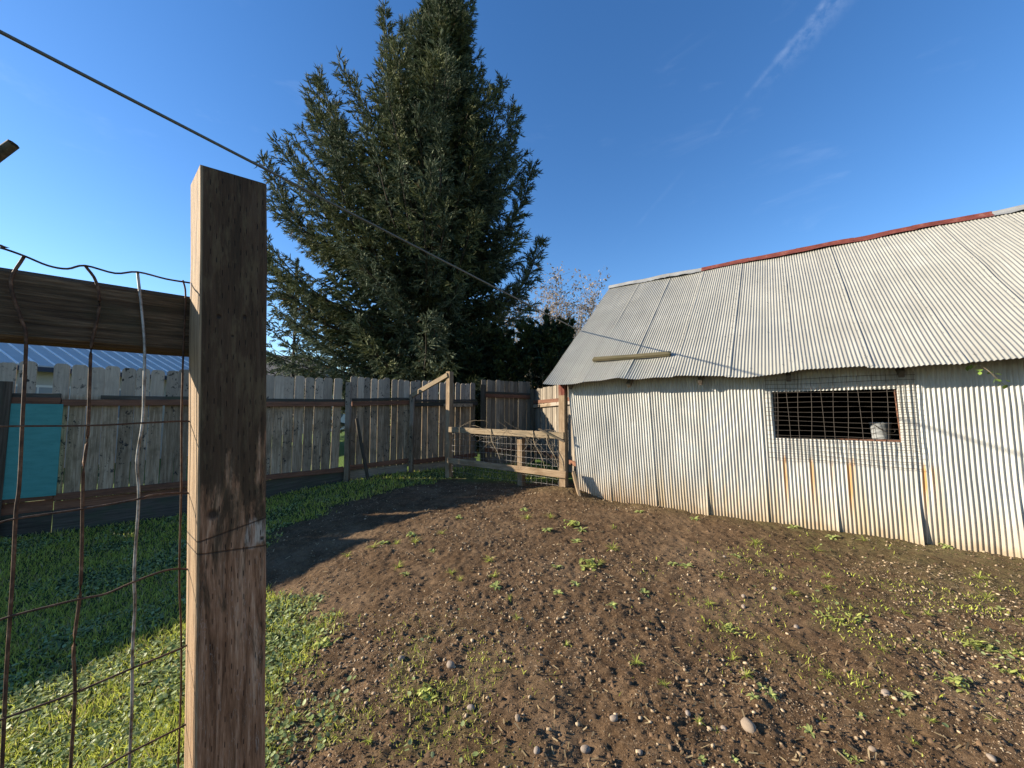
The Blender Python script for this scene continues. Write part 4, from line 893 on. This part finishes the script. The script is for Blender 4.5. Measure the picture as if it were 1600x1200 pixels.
def green(rng, n, c0, c1, var=.25):
    m = np.clip(rng.normal(.5, .3, n), 0, 1)[:, None]; return (np.array(c0)*(1-m)+np.array(c1)*m)*rng.uniform(1-var, 1+var, (n, 1))
rng = np.random.default_rng(77)
dens_lawn = lambda x, y: np.clip(lawn(x, y), 0, 1)*fence_clear(x, y)*barn_clear(x, y)
patch = lambda x, y: fbm(x*2.2, y*2.2, 3, 51)
x, y = scatter(400000, -6.5, 3.8, 1.0, 9.5, lambda x, y: dens_lawn(x, y)*(.25+.75*sstep(.30, .5, patch(x, y))), rng)
nb = len(x); h = rng.uniform(.012, .048, nb)*(1+.12*y)*.8*np.where(x > -.9+.0*y, .55, 1)*rng.choice([.6, 1, 1.25], nb)
tag(put('grass', blades_mesh('grass', x, y, h, .0016*(1+.35*y), np.where((rng.uniform(size=nb) < .14)[:, None], green(rng, nb, (.30, .24, .10), (.46, .38, .2)), green(rng, nb, (.27, .31, .04), (.54, .56, .11))), rng, M['leaf'], 1.0)), 'short bright green grass growing left of the near post and along the fence', kind='stuff')
x, y = scatter(240000, -6.5, 3.8, 1.0, 9.5, lambda x, y: dens_lawn(x, y)*sstep(.58, .34, patch(x, y))*np.where(x > -.75, .12, 1)*.8, rng)
nc = len(x); r = rng.uniform(.004, .0095, nc)*(1+.12*y)
tag(put('ground_cover', leaves_mesh('ground_cover', x, y, r, rng.uniform(.003, .028, nc), green(rng, nc, (.18, .235, .065), (.37, .42, .19)), rng, M['leaf'])), 'low round leaved ground cover carpeting the shaded strip along the fence', kind='stuff')
print('grass', nb, 'cover', nc)
# gravel and clods
ico_v = np.array([(0, 0, 1), (.894, 0, .447), (.276, .851, .447), (-.724, .526, .447), (-.724, -.526, .447), (.276, -.851, .447), (.724, .526, -.447), (-.276, .851, -.447), (-.894, 0, -.447), (-.276, -.851, -.447), (.724, -.526, -.447), (0, 0, -1)])
ico_f = np.array([(0, 1, 2), (0, 2, 3), (0, 3, 4), (0, 4, 5), (0, 5, 1), (1, 6, 2), (2, 7, 3), (3, 8, 4), (4, 9, 5), (5, 10, 1), (6, 7, 2), (7, 8, 3), (8, 9, 4), (9, 10, 5), (10, 6, 1), (11, 7, 6), (11, 8, 7), (11, 9, 8), (11, 10, 9), (11, 6, 10)])
pyr_v = np.array([(1, 0, -.5), (0, 1, -.5), (-1, 0, -.5), (0, -1, -.5), (0, 0, .8)]); pyr_f = np.array([(0, 1, 4), (1, 2, 4), (2, 3, 4), (3, 0, 4)])
oct_v = np.array([(1, 0, 0), (0, 1, 0), (-1, 0, 0), (0, -1, 0), (0, 0, 1), (0, 0, -1.)]); oct_f = np.array([(0, 1, 4), (1, 2, 4), (2, 3, 4), (3, 0, 4), (1, 0, 5), (2, 1, 5), (3, 2, 5), (0, 3, 5)])
def stones_mesh(name, x, y, r, cols, rng, mat, rough, sink=.25, smooth=True, base=None):
    bv, bf = (ico_v, ico_f) if base is None else base; nv = len(bv)
    n = len(x); z = gz(x, y); J = bv[None]*(1+rng.normal(0, rough, (n, nv, 1))); sc_ = np.stack([rng.uniform(.8, 1.35, n), rng.uniform(.65, 1.0, n), rng.uniform(.5, .85, n)], 1)
    J = J*sc_[:, None, :]*r[:, None, None]; a = rng.uniform(0, 2*math.pi, n); ca, sa = np.cos(a)[:, None], np.sin(a)[:, None]
    V = np.stack([J[..., 0]*ca-J[..., 1]*sa+x[:, None], J[..., 0]*sa+J[..., 1]*ca+y[:, None], J[..., 2]+(z+r*sc_[:, 2]*(1-2*sink))[:, None]], -1)
    F = (np.arange(n)[:, None, None]*nv+bf[None]).reshape(-1, 3)
    return mesh_np(name, V.reshape(-1, 3), F, smooth, mat, np.repeat(cols, nv, 0))
rng = np.random.default_rng(99)
bare = lambda x, y: (1-.85*np.clip(lawn(x, y), 0, 1))*fence_clear(x, y)*barn_clear(x, y)*1.
gdens = lambda x, y: bare(x, y)*(.12+.88*sstep(.40, .64, fbm(x*1.3+4, y*1.3, 3, 61)))*(1-.35*sstep(2.6, 5, y))
x, y = scatter(210000, -2.6, 6.5, 1.05, 7.0, gdens, rng); n = len(x)
r = (.0013+.0017*rng.pareto(2.9, n)).clip(0, .009)*(1+.10*y)
m = rng.uniform(size=(n, 1)); cols = (np.array((.16, .107, .062))*(1-m)+np.array((.44, .335, .215))*m)*rng.uniform(.7, 1.15, (n, 1))
sm = r < .0058
tag(put('gravel', stones_mesh('gravel', x[~sm], y[~sm], r[~sm], cols[~sm], rng, M['stone'], .08)), 'small pale pebbles strewn over the bare soil', kind='stuff')
tag(put('grit', stones_mesh('grit', x[sm], y[sm], r[sm], cols[sm], rng, M['stone'], .25, .2, False, (pyr_v, pyr_f))), 'fine pale grit scattered over the bare soil', kind='stuff')
x, y = scatter(100000, -2.8, 6.5, 1.05, 7.0, lambda x, y: bare(x, y)*(.35+.65*sstep(.35, .6, fbm(x*1.7, y*1.7, 3, 71))), rng); n2 = len(x)
r = (.0022+.0034*rng.pareto(3., n2)).clip(0, .013)*(1+.10*y)
cols = np.array((.105, .064, .034))*rng.uniform(.6, 1.7, (n2, 1))
tag(put('soil_clods', stones_mesh('soil_clods', x, y, r, cols, rng, M['stone'], .3, .35, False, (pyr_v, pyr_f))), 'crumbly dark soil clods over the bare yard', kind='stuff')
print('gravel', n, 'clods', n2)

xs, ys = scatter(5200, -2.6, 6.5, 1.05, 7.0, bare, rng); nl = len(xs); az = rng.uniform(0, 6.28, nl); ln = rng.uniform(.008, .035, nl)*(1+.1*ys); zz = gz(xs, ys)+.004
dx, dy = np.cos(az)*ln/2, np.sin(az)*ln/2; wx, wy = -np.sin(az)*.0014*(1+.4*ys), np.cos(az)*.0014*(1+.4*ys); tl_ = rng.normal(0, .2, nl)*ln
V = np.stack([np.stack([xs-dx-wx, ys-dy-wy, zz-tl_], 1), np.stack([xs-dx+wx, ys-dy+wy, zz-tl_+.002], 1), np.stack([xs+dx+wx, ys+dy+wy, zz+tl_+.002], 1), np.stack([xs+dx-wx, ys+dy-wy, zz+tl_], 1)], 1).reshape(-1, 3)
tag(put('straw_litter', mesh_np('straw_litter', V, np.arange(nl*4).reshape(-1, 4), False, M['leaf'], np.repeat(np.array((.33, .25, .14))*rng.uniform(.4, 1.3, (nl, 1)), 4, 0))), 'bits of dry straw and twig scattered on the soil', kind='stuff')
# individually visible stones
def big_stone_mesh(seed):
    bm = bmesh.new(); bmesh.ops.create_icosphere(bm, subdivisions=3, radius=1); r_ = random.Random(seed)
    for v in bm.verts:
        k = 1+.12*(float(fbm(np.array(v.co.x*1.3+seed), np.array(v.co.y*1.3+v.co.z), 2, seed))-.5)*2; v.co = Vector((v.co.x*1.25*k, v.co.y*.95*k, v.co.z*.8*k))
    me = bpy.data.meshes.new('stone'); bm.to_mesh(me); bm.free(); me.materials.append(M['bigstone']); me.polygons.foreach_set('use_smooth', np.ones(len(me.polygons), bool)); return me
SM = [big_stone_mesh(i) for i in range(4)]
STONES = [(1170, 1137, 11, 'largest rounded tan stone, with a dark shadow, right of centre near the bottom edge'), (704, 1043, 9, 'oval tan stone on bare dirt right of the near post and grass'), (736, 1109, 8, 'rounded stone just right of the leafy weed patch nearest the post'), (627, 1035, 7, 'small dark stone left of the oval tan stone near the grass'), (915, 1166, 10, 'large oval stone near the bottom edge, the biggest left of centre'), (839, 1179, 8, 'oval stone at the bottom edge left of the biggest oval stone'), (809, 1129, 7, 'rounded stone left of centre above the bottom edge stones'), (1000, 1175, 7, 'rounded stone at the bottom edge below the middle of the yard'), (959, 1122, 8, 'low dark stone in the gravel patch at bottom centre'), (1075, 1118, 6, 'pale pebble between the bottom centre gravel and the largest stone'), (1131, 1136, 7, 'pale stone touching a grass tuft left of the largest stone'), (1162, 935, 5, 'upper of two small stones one above the other in mid yard'), (1162, 948, 5, 'lower of two small stones one above the other in mid yard'), (1132, 870, 4, 'small round stone on the dirt closest to the barn wall'), (1384, 1086, 9, 'elongated tan stone among weeds in the lower right of the yard'), (1245, 981, 6, 'small pale stone alone right of the spreading mid yard weed'), (1210, 921, 5, 'small pale stone between the mid yard weed and the barn'), (1363, 1168, 7, 'elongated stone at the bottom edge right of the largest stone'), (1550, 1189, 8, 'flat stone in the bottom right corner of the yard')]
for i, (px, py, rp_, lab) in enumerate(STONES):
    gx_, gy_ = on_ground(px, py); r = rp_*gy_/600*.62*(1.35 if i == 0 else 1)
    o = put('stone', SM[i % 4]); o.location = (gx_, gy_, float(gz(np.array(gx_), np.array(gy_)))+r*.35); o.scale = (r, r, r); o.rotation_euler = (random.uniform(-.3, .3), random.uniform(-.3, .3), random.uniform(0, 6.28))
    tag(o, lab, 'stone', 'rounded stones on the dirt')
    if i == 0: o.location.z += r*.25

# weeds
def weed_mesh(kind, seed):
    rng = np.random.default_rng(seed); V = []; F = []; C = []
    def leaf(az, el, ln, wd, z0=0, bend=.5, col=(.13, .2, .05)):
        n = 4; d = np.array([math.cos(az), math.sin(az)]); sd_ = np.array([-d[1], d[0]]); k = len(V); p = np.array([0, 0, z0]); e = el
        for i in range(n+1):
            t = i/n; wv = wd*math.sin(math.pi*min(.97, t*.85+.12)); 
            V.append((p[0]+sd_[0]*wv, p[1]+sd_[1]*wv, p[2]+wv*.35)); V.append((p[0], p[1], p[2])); V.append((p[0]-sd_[0]*wv, p[1]-sd_[1]*wv, p[2]+wv*.35))
            f = rng.uniform(.85, 1.15)
            for _ in range(3): C.append(tuple(c*f for c in col))
            p = p+np.array([d[0]*math.cos(e), d[1]*math.cos(e), math.sin(e)])*ln/n; e -= bend/n*2
        for i in range(n):
            a = k+i*3; F.extend([(a, a+1, a+4, a+3), (a+1, a+2, a+5, a+4)])
    if kind == 'grass':
        for i in range(26):
            g = rng.uniform(.7, 1.25); leaf(rng.uniform(0, 6.28), rng.uniform(.5, 1.45), rng.uniform(.35, 1.0), .022, 0, rng.uniform(.2, 1.1), (.36*g, .40*g, .075*g))
    elif kind == 'rosette':
        for i in range(11):
            g = rng.uniform(.8, 1.25); leaf(i*2.4+rng.uniform(-.3, .3), rng.uniform(.1, .8), rng.uniform(.5, 1.0), rng.uniform(.11, .18), .02, rng.uniform(.2, .9), (.36*g, .40*g, .13*g))
    else:
        for i in range(34):
            k = len(V); g = rng.uniform(.75, 1.3); leaf(rng.uniform(0, 6.28), rng.uniform(.0, 1.0), rng.uniform(.2, .45), rng.uniform(.06, .1), .02, rng.uniform(.1, .8), (.38*g, .41*g, .11*g))
            ox, oy = rng.normal(0, .34, 2)
            for q in range(k, len(V)): V[q] = (V[q][0]+ox, V[q][1]+oy*.8, V[q][2]+.03)
            k = len(V); V.extend([(0, -.01, .025), (0, .01, .025), (ox, oy*.8+.01, .05), (ox, oy*.8-.01, .05)]); C.extend([(.2, .16, .07)]*4); F.append((k, k+3, k+2, k+1))
    me = mesh_np('weed', np.array(V), np.array(F), True, M['leaf'], np.array(C)); return me
WM = {k: [weed_mesh(k, 100+i) for i in range(5)] for k in ('grass', 'rosette', 'patch')}
W_ROS = [(717, 810), (643, 838), (600, 852), (676, 861), (634, 899), (774, 920), (819, 797), (856, 829), (908, 829), (900, 845), (872, 929), (900, 915), (1052, 881), (1073, 885), (1006, 923), (957, 948), (1150, 869), (1178, 1091), (1205, 1086), (1251, 1132), (1265, 1142), (1340, 1114), (1403, 1112), (1564, 951), (1190, 1075), (1147, 1188), (870, 885), (1417, 1090), (1130, 800), (1240, 825), (1300, 838), (1480, 855), (1000, 800), (1085, 812), (1097, 1187)]
W_GRA = [(543, 869), (619, 853), (648, 850), (582, 859), (622, 888), (764, 878), (706, 897), (718, 908), (771, 901), (795, 939), (823, 811), (959, 825), (938, 881), (957, 859), (1127, 902), (1108, 943), (1145, 1025), (1166, 1056), (807, 969), (884, 1007), (994, 1037), (1038, 1072), (1092, 1130), (1120, 1140), (1275, 859), (1293, 901), (1291, 920), (1240, 932), (1277, 943), (1413, 964), (1450, 965), (1378, 1021), (1455, 1130), (1427, 1161), (1284, 1119), (1293, 1056), (1347, 1074), (1550, 1130), (1543, 934), (484, 1186), (575, 1168), (753, 1180), (460, 1130), (1180, 850), (1350, 845), (1530, 905), (690, 835), (860, 810)]
W_PAT = [(666, 1088), (1136, 979), (1497, 1070), (1525, 1007), (1571, 1046), (894, 820), (1335, 969), (1298, 969), (922, 883), (1329, 1188), (505, 1010), (1590, 1020)]
PAT_LAB = ['leafy weed patch right of the near post beside the thin grass', 'leafy green weed patch alone in the middle of the yard', 'weed patch in the lower right of the yard, lowest of the group there', 'weed patch at right, highest of the group by the right edge', 'weed patch at the right edge just above the lowest one', 'weed patch farthest back, toward the low rail fence and barn corner', 'right one of two weed patches side by side right of mid yard', 'left one of two weed patches side by side right of mid yard', 'weed patch in mid yard in front of the farthest weed patch', 'weed patch at the bottom edge right of the largest stone', 'weed patch in the green strip right against the near post', 'weed patch cut by the right edge of the picture']
rw = random.Random(3)
for kind, pts_, rad in (('rosette', W_ROS, 13), ('grass', W_GRA, 17), ('patch', W_PAT, 26)):
    for i, (px, py) in enumerate(pts_):
        gx_, gy_ = on_ground(px, py); r = rad*gy_/600*rw.uniform(.7, 1.25)
        r = min(r, {'rosette': .09, 'grass': .13, 'patch': .17}[kind])
        o = put('weed', WM[kind][i % 5]); o.location = (gx_, gy_, float(gz(np.array(gx_), np.array(gy_)))-.003); o.scale = (r, r, r*(1. if kind != 'grass' else .8)); o.rotation_euler = (0, 0, rw.uniform(0, 6.28))
        tag(o, PAT_LAB[i] if kind == 'patch' else {'rosette': 'small broad leaved weed sprouting from the bare dirt', 'grass': 'small tuft of grass sprouting from the bare dirt'}[kind], 'weed', {'rosette': 'broad leaved weeds in the dirt', 'grass': 'grass tufts in the dirt', 'patch': 'spreading weed patches in the dirt'}[kind])
# vine leaves hanging from the eave at right
iv = thing('hanging_vine', bl(4.02, -.2, 1.70), 'small leafy green vine hanging from the barn eave at right', 'vine')
put('stem', tubes_mesh('stem', [(smooth_path([bl(3.9, -.22, 1.69), bl(3.98, -.24, 1.62), bl(4.03, -.25, 1.54), bl(4.08, -.24, 1.47)], 4), .003, .002)], M['vine'], 4), None, iv)
rv = random.Random(8)
for i in range(13):
    t = i/12; c = bl(3.9+.18*t+rv.uniform(-.03, .03), -.25+rv.uniform(-.03, .02), 1.68-.19*t+rv.uniform(-.03, .03)); r = rv.uniform(.022, .04)
    o = put('leaf', WM['rosette'][i % 5] if False else mesh_np('leaf', np.array([(0, 0, 0), (.5, .45, .1), (1.0, .5, .05), (1.5, 0, -.1), (1.0, -.5, .05), (.5, -.45, .1)])*r, np.array([(0, 1, 2), (0, 2, 3), (0, 3, 4), (0, 4, 5)]), True, M['leaf'], np.tile(np.array([(.16, .24, .05)])*rv.uniform(.6, 1.3), (6, 1))), Matrix.Translation(c) @ Matrix.Rotation(rv.uniform(0, 6.28), 4, 'Z') @ Matrix.Rotation(rv.uniform(.2, 1.3), 4, 'Y'), iv)

print('TRIS', sum(sum(len(p.vertices)-2 for p in m.polygons) if len(m.polygons) < 5000 else len(m.loops)-2*len(m.polygons) for m in bpy.data.meshes))
